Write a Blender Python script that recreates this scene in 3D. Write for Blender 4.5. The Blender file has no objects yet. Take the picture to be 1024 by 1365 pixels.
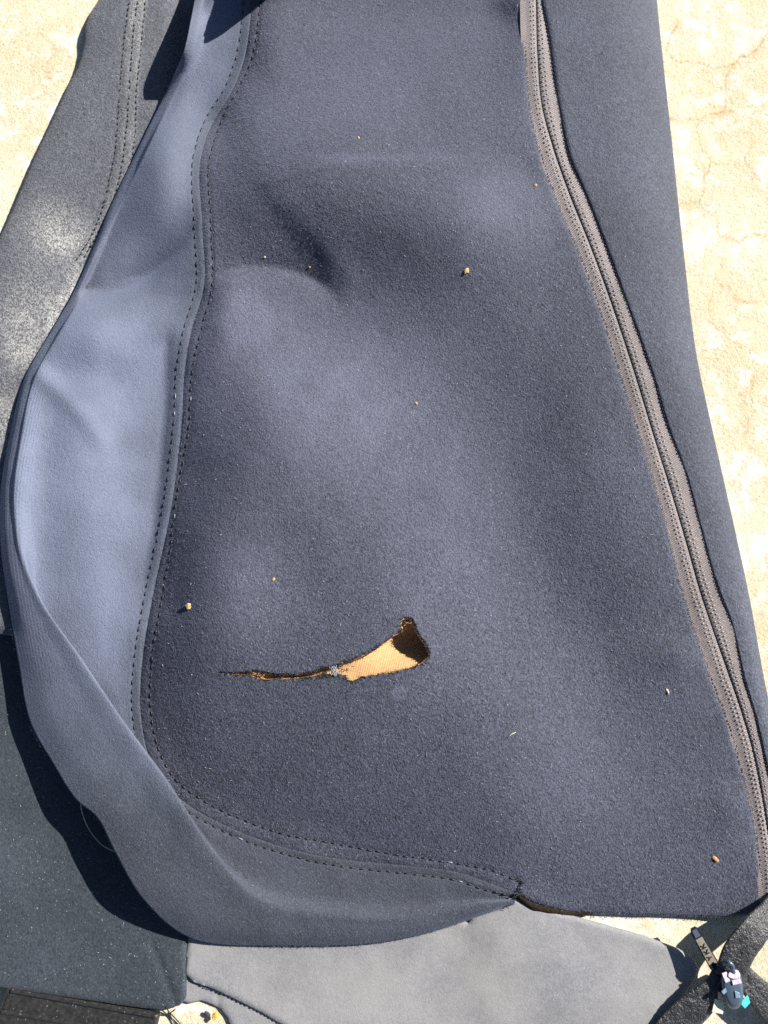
import bpy, math, random
import numpy as np
rng = np.random.default_rng(7)
random.seed(7)
SC = bpy.context.scene
COL = SC.collection
R_ = math.radians

# ------------------------------------------------------------------ camera
TILT, DIST, FPX = R_(14.0), 0.42, 1025.0
cam_d = bpy.data.cameras.new('camera')
cam = bpy.data.objects.new('camera', cam_d); COL.objects.link(cam)
cam_d.sensor_fit = 'HORIZONTAL'; cam_d.sensor_width = 36.0; cam_d.lens = 36.0 * FPX / 1024.0
cam_d.clip_start = 0.01; cam_d.clip_end = 100.0
CAM = np.array([0.0, -DIST * math.sin(TILT), DIST * math.cos(TILT)])
cam.location = CAM; cam.rotation_euler = (TILT, 0, 0)
cam_d.dof.use_dof = True; cam_d.dof.focus_distance = DIST - 0.024; cam_d.dof.aperture_fstop = 15.0
SC.camera = cam

# ------------------------------------------------------------------ light
SUN_EL, SUN_AZ = 34.0, 28.0          # azimuth: degrees from +X (picture right) towards +Y (picture top)
w = bpy.data.worlds.new('World'); SC.world = w; w.use_nodes = True
nt = w.node_tree; bg = nt.nodes['Background']
sky = nt.nodes.new('ShaderNodeTexSky'); sky.sky_type = 'NISHITA'; sky.sun_disc = False
sky.air_density = 0.7; sky.dust_density = 0.4; sky.sun_elevation = R_(SUN_EL); sky.sun_rotation = R_(90 - SUN_AZ)
nt.links.new(sky.outputs[0], bg.inputs[0]); bg.inputs[1].default_value = 0.05
sl = bpy.data.lights.new('sun', 'SUN'); sl.energy = 5.0; sl.angle = R_(0.55); sl.color = (1.0, 0.955, 0.88)
so = bpy.data.objects.new('sun', sl); COL.objects.link(so)
so.location = (1.5, 0.4, 1.4); so.rotation_euler = (R_(90 - SUN_EL), 0, R_(90 + SUN_AZ))
vs = SC.view_settings; vs.view_transform = 'Standard'; vs.look = 'None'; vs.gamma = 1.0
vs.use_curve_mapping = False; vs.exposure = 1.25
SC.render.engine = 'CYCLES'; SC.cycles.use_denoising = False; SC.cycles.max_bounces = 6

# ------------------------------------------------------------------ helpers: coordinates
def W(px, py, z):
    """point at height z (mm) seen at photograph position px, py -> world metres"""
    px, py, z = np.broadcast_arrays(np.asarray(px, float), np.asarray(py, float), np.asarray(z, float) * 1e-3)
    x = (px - 512) / FPX; y = -(py - 682.5) / FPX
    c, s = math.cos(TILT), math.sin(TILT)
    dy = y * c + s; dz = y * s - c
    k = (z - CAM[2]) / dz
    return np.stack([x * k, CAM[1] + dy * k, z], -1)

def spline(ts, vals, tq):
    """cubic Hermite with finite-difference tangents"""
    ts = np.asarray(ts, float); v = np.asarray(vals, float); tq = np.asarray(tq, float)
    d = np.diff(ts); sl_ = (np.diff(v, axis=0).T / d).T
    m = np.empty_like(v); m[0] = sl_[0]; m[-1] = sl_[-1]
    wa = d[1:] / (d[1:] + d[:-1])
    m[1:-1] = ((sl_[:-1].T) * wa + (sl_[1:].T) * (1 - wa)).T
    i = np.clip(np.searchsorted(ts, tq, side='right') - 1, 0, len(d) - 1)
    h = d[i]; u = (tq - ts[i]) / h
    sh = (slice(None),) + (None,) * (v.ndim - 1)
    u_, h_ = u[sh], h[sh]
    return ((2*u_**3 - 3*u_**2 + 1) * v[i] + (u_**3 - 2*u_**2 + u_) * h_ * m[i]
            + (-2*u_**3 + 3*u_**2) * v[i+1] + (u_**3 - u_**2) * h_ * m[i+1])

def curve(pts, step=3.0):
    """smooth resampled polyline through pts (any columns), about `step` px apart in the first two"""
    p = np.asarray(pts, float)
    t = np.r_[0, np.cumsum(np.hypot(*(np.diff(p[:, :2], axis=0).T)))]
    n = max(2, int(t[-1] / step) + 1)
    return spline(t, p, np.linspace(0, t[-1], n))

def seg_dist(P, line, closed=False, R=90.0):
    """distance (capped at R), sign of the side and parameter along a polyline; segments are tried in short batches near which points are looked up"""
    P = np.asarray(P, float); a = np.asarray(line, float)[:, :2]; b = np.roll(a, -1, 0)
    if not closed: a, b = a[:-1], a[1:]
    D = np.full(len(P), float(R) ** 2); S = np.ones(len(P)); I = np.zeros(len(P)); x, y = P[:, 0].copy(), P[:, 1].copy()
    for k in range(0, len(a), 6):
        A, B = a[k:k+6], b[k:k+6]
        lo = np.minimum(A, B).min(0) - R; hi = np.maximum(A, B).max(0) + R
        m = np.nonzero((x > lo[0]) & (x < hi[0]) & (y > lo[1]) & (y < hi[1]))[0]
        if not len(m): continue
        xm, ym, dm, sm, im = x[m], y[m], D[m], S[m], I[m]
        for j in range(len(A)):
            dx, dy = B[j] - A[j]; qx = xm - A[j, 0]; qy = ym - A[j, 1]
            t = np.clip((qx * dx + qy * dy) / (dx * dx + dy * dy + 1e-12), 0, 1)
            dd = (qx - t * dx) ** 2 + (qy - t * dy) ** 2; c = dd < dm
            dm[c] = dd[c]; sm[c] = np.sign(dx * qy - dy * qx)[c]; im[c] = k + j + t[c]
        D[m], S[m], I[m] = dm, sm, im
    return np.sqrt(D), S, I

def inside(P, poly, chunk=20000):
    a = np.asarray(poly, float)[:, :2]; b = np.roll(a, -1, 0)
    out = np.zeros(len(P), bool)
    dy = np.where(np.abs(b[:, 1] - a[:, 1]) < 1e-9, 1e-9, b[:, 1] - a[:, 1])
    for k in range(0, len(P), chunk):
        x = P[k:k+chunk, 0, None]; y = P[k:k+chunk, 1, None]
        c = ((a[:, 1] > y) != (b[:, 1] > y)) & (x < (b[:, 0] - a[:, 0]) * (y - a[:, 1]) / dy + a[:, 0])
        out[k:k+chunk] = c.sum(1) % 2 == 1
    return out

_h = rng.random((256, 256))
def vnoise(x, y, s):
    """smooth value noise in 0..1 with feature size s"""
    x = np.asarray(x, float) / s + 31.7; y = np.asarray(y, float) / s + 17.3
    xi = np.floor(x).astype(int); yi = np.floor(y).astype(int); fx = x - xi; fy = y - yi
    fx = fx*fx*fx*(fx*(fx*6-15)+10); fy = fy*fy*fy*(fy*(fy*6-15)+10)
    g = lambda i, j: _h[(xi + i) % 256, (yi + j) % 256]
    return (g(0,0)*(1-fx)+g(1,0)*fx)*(1-fy) + (g(0,1)*(1-fx)+g(1,1)*fx)*fy
def fbm(x, y, s, o=4):
    r = 0; a = .5
    for k in range(o): r = r + a * vnoise(x + 91 * k, y - 57 * k, s / 2**k); a *= .5
    return r
def sstep(a, b, x):
    t = np.clip((x - a) / (b - a), 0, 1); return t * t * (3 - 2 * t)
def gauss(d, s): return np.exp(-(d / s) ** 2)

# ------------------------------------------------------------------ helpers: meshes
def mesh_obj(name, V, F, mat, parent=None, attrs=None, smooth=True, kind=None):
    me = bpy.data.meshes.new(name)
    me.from_pydata([tuple(v) for v in np.asarray(V, float).tolist()], [], [tuple(f) for f in (F.tolist() if isinstance(F, np.ndarray) else F)])
    if smooth: me.polygons.foreach_set('use_smooth', np.ones(len(me.polygons), bool))
    for k, a in (attrs or {}).items():
        at = me.attributes.new(k, 'FLOAT', 'POINT'); at.data.foreach_set('value', np.asarray(a, np.float32))
    me.materials.append(mat); me.update()
    o = bpy.data.objects.new(name, me); COL.objects.link(o)
    if parent: o.parent = parent; o.matrix_parent_inverse = parent.matrix_world.inverted() if parent.type != 'EMPTY' else parent_inv(parent)
    if kind: o['kind'] = kind
    return o
def parent_inv(p):
    from mathutils import Matrix
    return Matrix.Translation(p.location).inverted()
def thing(name, label, cat, loc, group=None):
    o = bpy.data.objects.new(name, None); COL.objects.link(o); o.location = loc
    o.empty_display_size = 0.02
    o['label'] = label; o['category'] = cat
    if group: o['group'] = group
    return o
def tag(o, label, cat, group=None):
    o['label'] = label; o['category'] = cat
    if group: o['group'] = group
    return o

def grid_faces(nr, nc, closed=False):
    i = np.arange(nr - 1)[:, None] * nc; j = np.arange(nc - 1)[None]
    f = np.stack([i + j, i + j + 1, i + nc + j + 1, i + nc + j], -1).reshape(-1, 4)
    if closed:
        i = np.arange(nr - 1) * nc
        f = np.r_[f, np.stack([i + nc - 1, i, i + nc, i + 2*nc - 1], -1)]
    return f

def clip_grid(xs, ys, poly, holes=()):
    """marching squares of a grid in picture coordinates against a polygon with holes"""
    X, Y = np.meshgrid(xs, ys); P = np.stack([X.ravel(), Y.ravel()], 1)
    D = seg_dist(P, poly, True, 12)[0]; ins = inside(P, poly)
    for h in holes:
        dh = seg_dist(P, h, True, 12)[0]; D = np.minimum(D, dh); ins &= ~inside(P, h)
    S = np.where(ins, np.maximum(D, 1e-4), -np.maximum(D, 1e-4)); nc = len(xs)
    q = grid_faces(len(ys), nc)
    pos = (S[q] > 0).sum(1)
    full = q[pos == 4]; part = q[(pos > 0) & (pos < 4)]
    V = [P]; nv = len(P); extra = []; edges = {}; faces = [tuple(f) for f in full.tolist()]
    for f in part.tolist():
        out = []
        for k in range(4):
            a, b = f[k], f[(k + 1) % 4]
            if S[a] > 0: out.append(a)
            if (S[a] > 0) != (S[b] > 0):
                key = (min(a, b), max(a, b))
                if key not in edges:
                    t = S[a] / (S[a] - S[b]); edges[key] = nv + len(extra)
                    extra.append(P[a] + t * (P[b] - P[a]))
                out.append(edges[key])
        if len(out) >= 3: faces.append(tuple(out))
    if extra: V.append(np.array(extra))
    V = np.concatenate(V)
    used = np.zeros(len(V), bool)
    for f in faces: used[list(f)] = True
    remap = np.cumsum(used) - 1
    faces = [tuple(int(remap[i]) for i in f)[::-1] for f in faces]     # picture y points down: flip so that normals point up
    return V[used], faces

def boundary_loops(faces):
    E = {}
    for f in faces:
        for k in range(len(f)): E[(f[k], f[(k + 1) % len(f)])] = 1
    nxt = {}
    for (a, b) in E:
        if (b, a) not in E: nxt[a] = b
    loops = []
    while nxt:
        s, n = next(iter(nxt.items())); loop = [s]; del nxt[s]
        while n != s and n in nxt:
            loop.append(n); m = nxt.pop(n); n = m
        if len(loop) > 3: loops.append(loop)
    return loops

def skirt(V, loop, rings):
    """rings of (outward mm, down mm) round a boundary loop (counter-clockwise seen from above = outer)"""
    P = V[loop]; n = len(P)
    t = np.roll(P, -1, 0) - np.roll(P, 1, 0)
    nr = np.stack([t[:, 1], -t[:, 0]], 1); nr /= np.linalg.norm(nr, axis=1)[:, None] + 1e-12
    nr = (nr + np.roll(nr, 1, 0) + np.roll(nr, -1, 0)) / 3
    out = [P]
    for o, d in rings:
        Q = P.copy(); Q[:, :2] += nr * (np.asarray(o) * 1e-3)[..., None] if np.ndim(o) else nr * o * 1e-3
        Q[:, 2] -= np.asarray(d) * 1e-3
        out.append(Q)
    F = []
    for r in range(len(rings)):
        a, b = r * n, (r + 1) * n
        for k in range(n):
            k2 = (k + 1) % n; F.append((a + k2, a + k, b + k, b + k2))
    return np.concatenate(out), F

def sheet(name, poly, zfun, mat, parent=None, step=4.0, thick=2.6, edge=3.0, xs=None, ys=None, holes=(), attrs=None, floor=0.4, bulge=0.35, inward=5.0, kind=None, soft=None):
    """a soft slab: top surface zfun(px,py) clipped to an outline, with a rolled edge and an underside return"""
    poly = np.asarray(poly, float)
    lo, hi = poly[:, :2].min(0) - 6, poly[:, :2].max(0) + 6
    xs = np.arange(lo[0], hi[0], step) if xs is None else xs
    ys = np.arange(lo[1], hi[1], step) if ys is None else ys
    P, F = clip_grid(xs, ys, poly, holes)
    d = seg_dist(P, poly, True, 12)[0]
    for h in holes: d = np.minimum(d, seg_dist(P, h, True, 12)[0] * 2.5)
    z = zfun(P[:, 0], P[:, 1])
    u = np.clip(1 - d / edge, 0, 1); drop = 0.45 * thick * (1 - np.sqrt(1 - 0.98 * u * u))
    z = z - (drop if soft is None else drop * soft(P))
    z = np.maximum(z, floor)
    V = W(P[:, 0], P[:, 1], z)
    at = {k: f(P[:, 0], P[:, 1]) for k, f in (attrs or {}).items()}
    loops = boundary_loops(F); loops.sort(key=len, reverse=True)
    allV, allF = [V], list(F); n0 = len(V); holeloops = []
    for li, lp in enumerate(loops):
        c = V[lp][:, :2]; area = 0.5 * np.sum(c[:, 0] * np.roll(c[:, 1], -1) - np.roll(c[:, 0], -1) * c[:, 1])
        if area < 0: holeloops.append(V[lp]); continue
        zt = V[lp][:, 2] * 1e3
        dn = lambda f: np.minimum(f * thick, np.maximum(zt - 0.15, 0.05))
        SV, SF = skirt(V, lp, [(bulge, dn(.28)), (bulge * .9, dn(.55)), (0, dn(.8)), (-inward, dn(.85))])
        allV.append(SV); allF += [tuple(i + n0 for i in f) for f in SF]
        for k in at: at[k] = np.r_[at[k], np.tile(at[k][lp], 5)]
        n0 += len(SV)
    o = mesh_obj(name, np.concatenate(allV), allF, mat, parent, at, kind=kind)
    return o, holeloops

def strip_mesh(rows):
    """rows: (nt, nu, 3) array -> V, F"""
    nt_, nu = rows.shape[:2]
    return rows.reshape(-1, 3), grid_faces(nt_, nu)

def tube(P, r, sides=6):
    """closed tapered tube along world points P with radii r"""
    P = np.asarray(P, float); n = len(P); r = np.broadcast_to(np.asarray(r, float), n)
    T = np.gradient(P, axis=0); T /= np.linalg.norm(T, axis=1)[:, None] + 1e-12
    up = np.tile([0.0, 0, 1], (n, 1)); up[np.abs(T[:, 2]) > .9] = [1, 0, 0]
    A = np.cross(T, up); A /= np.linalg.norm(A, axis=1)[:, None] + 1e-12; B = np.cross(A, T)
    an = np.linspace(0, 2 * np.pi, sides, endpoint=False)
    V = P[:, None] + r[:, None, None] * (np.cos(an)[None, :, None] * A[:, None] + np.sin(an)[None, :, None] * B[:, None])
    V = V.reshape(-1, 3); F = []
    for i in range(n - 1):
        for k in range(sides):
            k2 = (k + 1) % sides; F.append((i*sides+k, i*sides+k2, (i+1)*sides+k2, (i+1)*sides+k))
    F.append(tuple(range(sides))[::-1]); F.append(tuple(range((n-1)*sides, n*sides)))
    return V, F
class Bag:
    def __init__(s): s.V = []; s.F = []; s.n = 0
    def add(s, V, F):
        s.V.append(np.asarray(V, float)); s.F += [tuple(int(i) + s.n for i in f) for f in F]; s.n += len(V)
    def obj(s, name, mat, parent=None, kind=None, smooth=True):
        return mesh_obj(name, np.concatenate(s.V), s.F, mat, parent, kind=kind, smooth=smooth)

# ------------------------------------------------------------------ materials
class NB:
    def __init__(s, name):
        s.m = bpy.data.materials.new(name); s.m.use_nodes = True; s.t = s.m.node_tree
        s.b = s.t.nodes['Principled BSDF']; s.out = s.t.nodes['Material Output']
        s.tc = s.t.nodes.new('ShaderNodeTexCoord')
    def L(s, a, b): s.t.links.new(a, b)
    def noise(s, scale, detail=3, rough=.55, vec=None, dist=0.0):
        n = s.t.nodes.new('ShaderNodeTexNoise'); n.inputs['Scale'].default_value = scale; n.inputs['Detail'].default_value = detail
        n.inputs['Roughness'].default_value = rough; n.inputs['Distortion'].default_value = dist
        s.L(vec or s.tc.outputs['Object'], n.inputs['Vector']); return n.outputs['Fac']
    def vor(s, scale, feature='F1', vec=None, out='Distance'):
        n = s.t.nodes.new('ShaderNodeTexVoronoi'); n.feature = feature; n.inputs['Scale'].default_value = scale
        s.L(vec or s.tc.outputs['Object'], n.inputs['Vector']); return n.outputs[out]
    def mapping(s, scale=(1, 1, 1), rot=(0, 0, 0)):
        n = s.t.nodes.new('ShaderNodeMapping'); n.inputs['Scale'].default_value = scale; n.inputs['Rotation'].default_value = rot
        s.L(s.tc.outputs['Object'], n.inputs['Vector']); return n.outputs['Vector']
    def attr(s, name):
        n = s.t.nodes.new('ShaderNodeAttribute'); n.attribute_name = name; return n.outputs['Fac']
    def math(s, op, a, b=0.0, clamp=False):
        n = s.t.nodes.new('ShaderNodeMath'); n.operation = op; n.use_clamp = clamp
        for k, x in enumerate((a, b)):
            if isinstance(x, (int, float)): n.inputs[k].default_value = x
            else: s.L(x, n.inputs[k])
        return n.outputs[0]
    def rng(s, x, a, b, c=0.0, d=1.0):
        n = s.t.nodes.new('ShaderNodeMapRange'); n.clamp = True
        s.L(x, n.inputs[0])
        for k, v in zip((1, 2, 3, 4), (a, b, c, d)): n.inputs[k].default_value = v
        return n.outputs[0]
    def mix(s, f, a, b, mode='MIX'):
        n = s.t.nodes.new('ShaderNodeMix'); n.data_type = 'RGBA'; n.blend_type = mode
        for k, x in ((0, f), (6, a), (7, b)):
            if isinstance(x, (int, float)): n.inputs[k].default_value = x
            elif isinstance(x, tuple): n.inputs[k].default_value = (*x, 1)
            else: s.L(x, n.inputs[k])
        return n.outputs[2]
    def scale_col(s, col, f):
        n = s.t.nodes.new('ShaderNodeVectorMath'); n.operation = 'SCALE'
        if isinstance(col, tuple): n.inputs[0].default_value = col
        else: s.L(col, n.inputs[0])
        s.L(f, n.inputs['Scale']); return n.outputs[0]
    def bump(s, h, strength, dist, prev=None):
        n = s.t.nodes.new('ShaderNodeBump'); n.inputs['Strength'].default_value = strength; n.inputs['Distance'].default_value = dist
        s.L(h, n.inputs['Height'])
        if prev is not None: s.L(prev, n.inputs['Normal'])
        return n.outputs['Normal']
    def done(s, col=None, rough=.8, normal=None, sheen=0, sheen_r=.4, sheen_tint=(1, 1, 1), metal=0, spec=.3):
        b = s.b
        if isinstance(col, tuple): b.inputs['Base Color'].default_value = (*col, 1)
        elif col is not None: s.L(col, b.inputs['Base Color'])
        if isinstance(rough, (int, float)): b.inputs['Roughness'].default_value = rough
        else: s.L(rough, b.inputs['Roughness'])
        if normal is not None: s.L(normal, b.inputs['Normal'])
        b.inputs['Sheen Weight'].default_value = sheen; b.inputs['Sheen Roughness'].default_value = sheen_r
        b.inputs['Sheen Tint'].default_value = (*sheen_tint, 1)
        b.inputs['Metallic'].default_value = metal; b.inputs['Specular IOR Level'].default_value = spec
        return s.m

def fabric(name, base, fleck, grain=900, bump=.9, dist=.0006, sheen=.25, lo=.45, hi=1.6, tint=(.75, .8, 1), wear_and_light=None, ribs=False, spec=.25, rough=.75, macro=.25):
    n = NB(name)
    v = n.mapping((1, 1.0, 1), (0, 0, .6)); n2 = n.mapping((1.0, .55, .8), (0, 0, -.5))
    g = n.noise(grain, 3, .65, v, .4); g2 = n.noise(grain * 2.1, 2, .6, n2); g3 = n.noise(grain * .33, 3, .6)
    gg = n.math('ADD', n.math('MULTIPLY', g, .6), n.math('MULTIPLY', g2, .4))
    f = n.rng(gg, .34, .68, lo, hi)
    mac = n.noise(14, 4, .6); f = n.math('MULTIPLY', f, n.rng(mac, .3, .7, 1 - macro, 1 + macro))
    f = n.math('MULTIPLY', f, n.rng(g3, .3, .7, .88, 1.12))
    col = n.scale_col(base, f)
    sp = n.rng(n.noise(grain * 1.3, 1, .5), .70, .80)                    # pale lint caught in the nap
    col = n.mix(n.math('MULTIPLY', sp, .55), col, fleck)
    if wear_and_light:
        wa = n.math('MULTIPLY', n.attr('wear_and_light'), n.rng(gg, wear_and_light[1], wear_and_light[2], wear_and_light[3], 1.0)); col = n.mix(n.math('MULTIPLY', wa, 1.0, True), col, wear_and_light[0])
    h = n.math('ADD', gg, n.math('MULTIPLY', g3, .5))
    nm = n.bump(h, bump, dist)
    if ribs:
        wv = n.math('SINE', n.math('MULTIPLY', n.attr('rib'), 2 * math.pi))
        wv = n.math('MULTIPLY', wv, n.attr('ribmask')); nm = n.bump(wv, .22, .0002, nm)
    return n.done(col, rough, nm, sheen, .45, tint, spec=spec)

M = {}
M['fleece'] = fabric('charcoal_fleece', (.041, .0445, .064), (.35, .36, .38), 900, 1.0, .0010, .22, lo=.18, hi=2.1, macro=.14, tint=(.7, .75, 1), wear_and_light=((.148, .154, .220), .2, .6, .55))
M['gusset'] = fabric('blue_grey_jersey', (.033, .037, .048), (.35, .36, .38), 1150, 1.0, .0006, .2, lo=.35, hi=1.75, tint=(.6, .7, 1), wear_and_light=((.150, .174, .247), .15, .62, .5), ribs=True)
M['side'] = fabric('navy_fleece_side', (.043, .048, .067), (.3, .31, .34), 760, 1.0, .0008, .2, lo=.35, hi=1.75)
M['leg'] = fabric('dusty_charcoal_fleece', (.078, .082, .097), (.4, .4, .4), 800, 1.0, .0010, .12, lo=.35, hi=1.75, wear_and_light=((.47, .46, .43), .44, .64, .12), tint=(.9, .92, 1))
M['flap'] = fabric('slate_fleece', (.029, .036, .045), (.30, .36, .38), 900, .9, .0005, .15, tint=(.8, .92, 1))
M['grey'] = fabric('pale_grey_lining', (.165, .165, .177), (.5, .5, .5), 1300, .7, .0003, .1, lo=.75, hi=1.25, macro=.3, tint=(1, 1, 1), wear_and_light=((.25, .247, .238), .2, .6, .6))
M['tail'] = fabric('black_knit_tape', (.012, .012, .014), (.5, .5, .52), 700, 1.0, .0012, .12, lo=.4, hi=2.4, spec=.6, rough=.45, tint=(1, 1, 1))

n = NB('taupe_zip_tape')
u, v = n.attr('u'), n.attr('v')
her = n.math('SINE', n.math('ADD', n.math('MULTIPLY', v, 2 * math.pi / 2.6), n.math('MULTIPLY', u, 2.4)))
g = n.noise(1400, 2, .6)
f = n.math('MULTIPLY', n.rng(her, -1, 1, .72, 1.2), n.rng(g, .3, .7, .6, 1.4))
f = n.math('MULTIPLY', f, n.rng(n.noise(22, 3, .6), .3, .7, .8, 1.15))
M['tape'] = n.done(n.scale_col((.18, .155, .152), f), .55, n.bump(n.math('ADD', her, g), .7, .00022), .15, .4, (1, .9, .88), spec=.45)
n = NB('zip_tape_stitching'); g = n.noise(900, 2)
M['dots'] = n.done(n.scale_col((.22, .19, .185), n.rng(g, .3, .7, .6, 1.4)), .45, None, .1, spec=.5)
n = NB('black_thread'); M['thread'] = n.done((.008, .008, .010), .5, n.bump(n.noise(2500, 2), .6, .0002), 0, spec=.5)
n = NB('painted_glint_thread'); M['glint'] = n.done((.16, .17, .19), .35, None, 0, spec=.6)  # paler colour paints the odd glint on the black thread
n = NB('dark_gap'); M['gap'] = n.done((.004, .004, .005), .7, spec=.2)

n = NB('tan_lining')
wv = n.math('SINE', n.math('MULTIPLY', n.attr('rib'), 2 * math.pi)); wv2 = n.math('SINE', n.math('MULTIPLY', n.attr('rib2'), 2 * math.pi))
f = n.math('MULTIPLY', n.rng(wv, -1, 1, .94, 1.04), n.rng(n.noise(900, 3), .3, .7, .85, 1.12))
M['lining'] = n.done(n.scale_col((.43, .262, .125), f), .85, n.bump(n.math('ADD', wv, n.math('MULTIPLY', wv2, .3)), .35, .00012), .1, spec=.15)
n = NB('tan_foam_edge'); g = n.noise(900, 4, .7)
col = n.mix(n.rng(n.noise(260, 4, .7), .52, .64), (.44, .24, .085), (.018, .016, .018))
M['foam'] = n.done(n.scale_col(col, n.rng(g, .3, .7, .55, 1.35)), .9, n.bump(g, .9, .0005), spec=.1)
n = NB('hem_edge'); g = n.noise(900, 3, .7)
M['hem'] = n.done(n.scale_col((.030, .022, .013), n.rng(g, .3, .7, .5, 1.5)), .9, n.bump(g, .8, .0004), spec=.1)

n = NB('black_rubber_strap'); g = n.noise(500, 3, .6); sp = n.rng(n.noise(900, 1), .68, .76)
M['strap'] = n.done(n.mix(n.math('MULTIPLY', sp, .5), n.scale_col((.020, .019, .018), n.rng(g, .3, .7, .7, 1.3)), (.25, .24, .22)), n.rng(g, .3, .7, .35, .6), n.bump(g, .4, .0002), spec=.5)

n = NB('sunlit_concrete')
warp = n.noise(35, 3)
n1 = n.noise(30, 5, .65, None, .6); n2 = n.noise(420, 5, .75); n3 = n.noise(9, 3); n4 = n.noise(120, 4, .7)
n5 = n.noise(62, 4, .7, None, .5); n6 = n.noise(900, 3, .7)
pale = n.math('MULTIPLY', n.rng(n5, .48, .60), n.rng(n1, .40, .56))
col = n.mix(n.rng(n3, .4, .62), (.50, .445, .305), (.55, .50, .375))
col = n.mix(n.math('MULTIPLY', pale, .9), col, (.615, .605, .555))
gr = n.math('MULTIPLY', n.rng(n2, .50, .66), n.rng(n4, .38, .62, .25, 1.0))                 # tan sand grains between the pale paste
col = n.mix(n.math('MULTIPLY', gr, n.math('SUBTRACT', .62, n.math('MULTIPLY', pale, .4))), col, (.43, .325, .17))
col = n.mix(n.math('MULTIPLY', n.attr('crack'), .72), col, (.36, .24, .11))
col = n.mix(n.math('MULTIPLY', n.attr('stain'), .7), col, (.42, .25, .09))
col = n.scale_col(col, n.math('MULTIPLY', n.rng(n2, .28, .72, .78, 1.16), n.rng(n6, .3, .7, .84, 1.14)))
M['concrete'] = n.done(col, .9, n.bump(n.math('ADD', n2, n.math('MULTIPLY', n4, .6)), .9, .0007), spec=.2)

n = NB('dark_slider_metal'); M['slider'] = n.done((.075, .105, .14), .3, n.bump(n.noise(500, 2), .15, .0003), metal=.35, spec=.6)
n = NB('bronze_pull_metal'); g = n.noise(600, 3)
M['pull'] = n.done(n.scale_col((.19, .172, .135), n.rng(g, .3, .7, .75, 1.2)), .4, n.bump(g, .2, .0001), metal=.1, spec=.5)
n = NB('black_enamel'); M['enamel'] = n.done((.010, .010, .011), .3, spec=.5)
def plain(name, c, r=.8, var=.3, sc=800, spec=.25, metal=0):
    n = NB(name); g = n.noise(sc, 3)
    return n.done(n.scale_col(c, n.rng(g, .3, .7, 1 - var, 1 + var)), r, n.bump(g, .5, .0003), spec=spec, metal=metal)
M['glint_pale'] = plain('pale_pink_glint', (.50, .44, .50), .25, .2, spec=.7)  # slider glints painted as coloured pieces
M['glint_cream'] = plain('cream_glint', (.66, .66, .42), .3, .25, spec=.6)
M['glint_blue'] = plain('blue_grey_glint', (.16, .24, .34), .25, .3, spec=.7); M['glint_cyan'] = plain('cyan_glint', (.08, .55, .60), .25, .2, spec=.7)
M['glint_orange'] = plain('peach_glint', (.70, .48, .30), .3, .2, spec=.6)
M['crumb'] = plain('tan_crumb', (.40, .28, .14)); M['crumb_pale'] = plain('pale_straw', (.44, .40, .29)); M['crumb_orange'] = plain('orange_grain', (.46, .25, .09))
M['leafbit'] = plain('ochre_leaf_fragment', (.62, .33, .06), .7); M['bark'] = plain('dark_bark', (.06, .05, .045))
M['hair'] = plain('blond_hair', (.45, .38, .28), .3, .1, spec=.6); M['lint'] = plain('pale_lint', (.38, .38, .37))
M['fluff'] = plain('grey_fluff', (.27, .27, .29), .9)

# ------------------------------------------------------------------ the concrete
xs = np.unique(np.r_[-8, -3, -1, np.arange(-.5, .15, .0025), np.arange(.15, .26, .0007), np.arange(.26, .5, .006), 1, 3, 8].round(5))
ys = np.unique(np.r_[-8, -3, -1, np.arange(-.5, .45, .0012), 1, 3, 8].round(5))
X, Y = np.meshgrid(xs, ys); GP = np.stack([X.ravel(), Y.ravel()], 1)
cracks = [[(890,159),(912,160),(935,158),(950,150),(972,146),(990,150),(1003,155),(1024,148),(1060,140)],
          [(937,159),(934,172),(934,185),(938,200),(942,212),(940,232),(936,252),(933,268)],
          [(933,268),(945,274),(953,284),(958,297),(966,312),(985,318),(1010,310),(1040,318)],
          [(903,28),(898,45),(892,65),(897,80),(925,86),(950,87),(975,80),(990,73),(1010,60),(1024,42),(1050,25)],
          [(942,217),(960,219),(980,216),(1000,225),(1012,245),(1030,250)], [(1003,155),(998,175),(1000,200),(1000,225)],
          [(933,268),(915,274),(905,285)], [(972,146),(965,125),(968,105),(975,80)], [(1000,470),(1006,520),(998,560),(1004,610),(1030,640)],
          [(930,330),(955,345),(960,372),(985,395),(1030,400)], [(40,40),(70,58),(60,90),(85,110)], [(960,372),(950,400),(958,440),(1000,470)]]
cr = np.zeros(len(GP)); near = (np.abs(GP[:, 0]) < .5) & (np.abs(GP[:, 1]) < .5)
GN = GP[near]; wob = np.stack([fbm(GN[:, 0], GN[:, 1], .012, 4) - .47, fbm(GN[:, 0] + 5, GN[:, 1] - 3, .012, 4) - .47], 1) * .010
acc = np.zeros(len(GN)); stn = np.zeros(len(GN))
for k, c in enumerate(cracks):
    c = np.asarray(c, float); wl = W(c[:, 0], c[:, 1], 0)[:, :2]
    lo, hi = wl.min(0) - .02, wl.max(0) + .02
    m = np.all((GN > lo) & (GN < hi), 1)
    d = seg_dist((GN[m] + wob[m]) * 1e3, curve(wl * 1000, 3), False, 25)[0]
    st = (1.0 if k < 4 else .6) * (.5 + .9 * vnoise(GN[m][:, 0], GN[m][:, 1], .014))
    acc[m] = np.maximum(acc[m], st * gauss(d, .40)); stn[m] = np.maximum(stn[m], st * .8 * np.exp(-d / 3.2) * sstep(.35, .7, fbm(GN[m][:, 0], GN[m][:, 1], .010)))
cr[near] = np.clip(acc, 0, 1); stain = np.zeros(len(GP)); stain[near] = stn
gz = (fbm(GP[:, 0], GP[:, 1], .05, 4) - .5) * .0012 * near - cr * .00015 - .0006
F = grid_faces(len(ys), len(xs))
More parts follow.
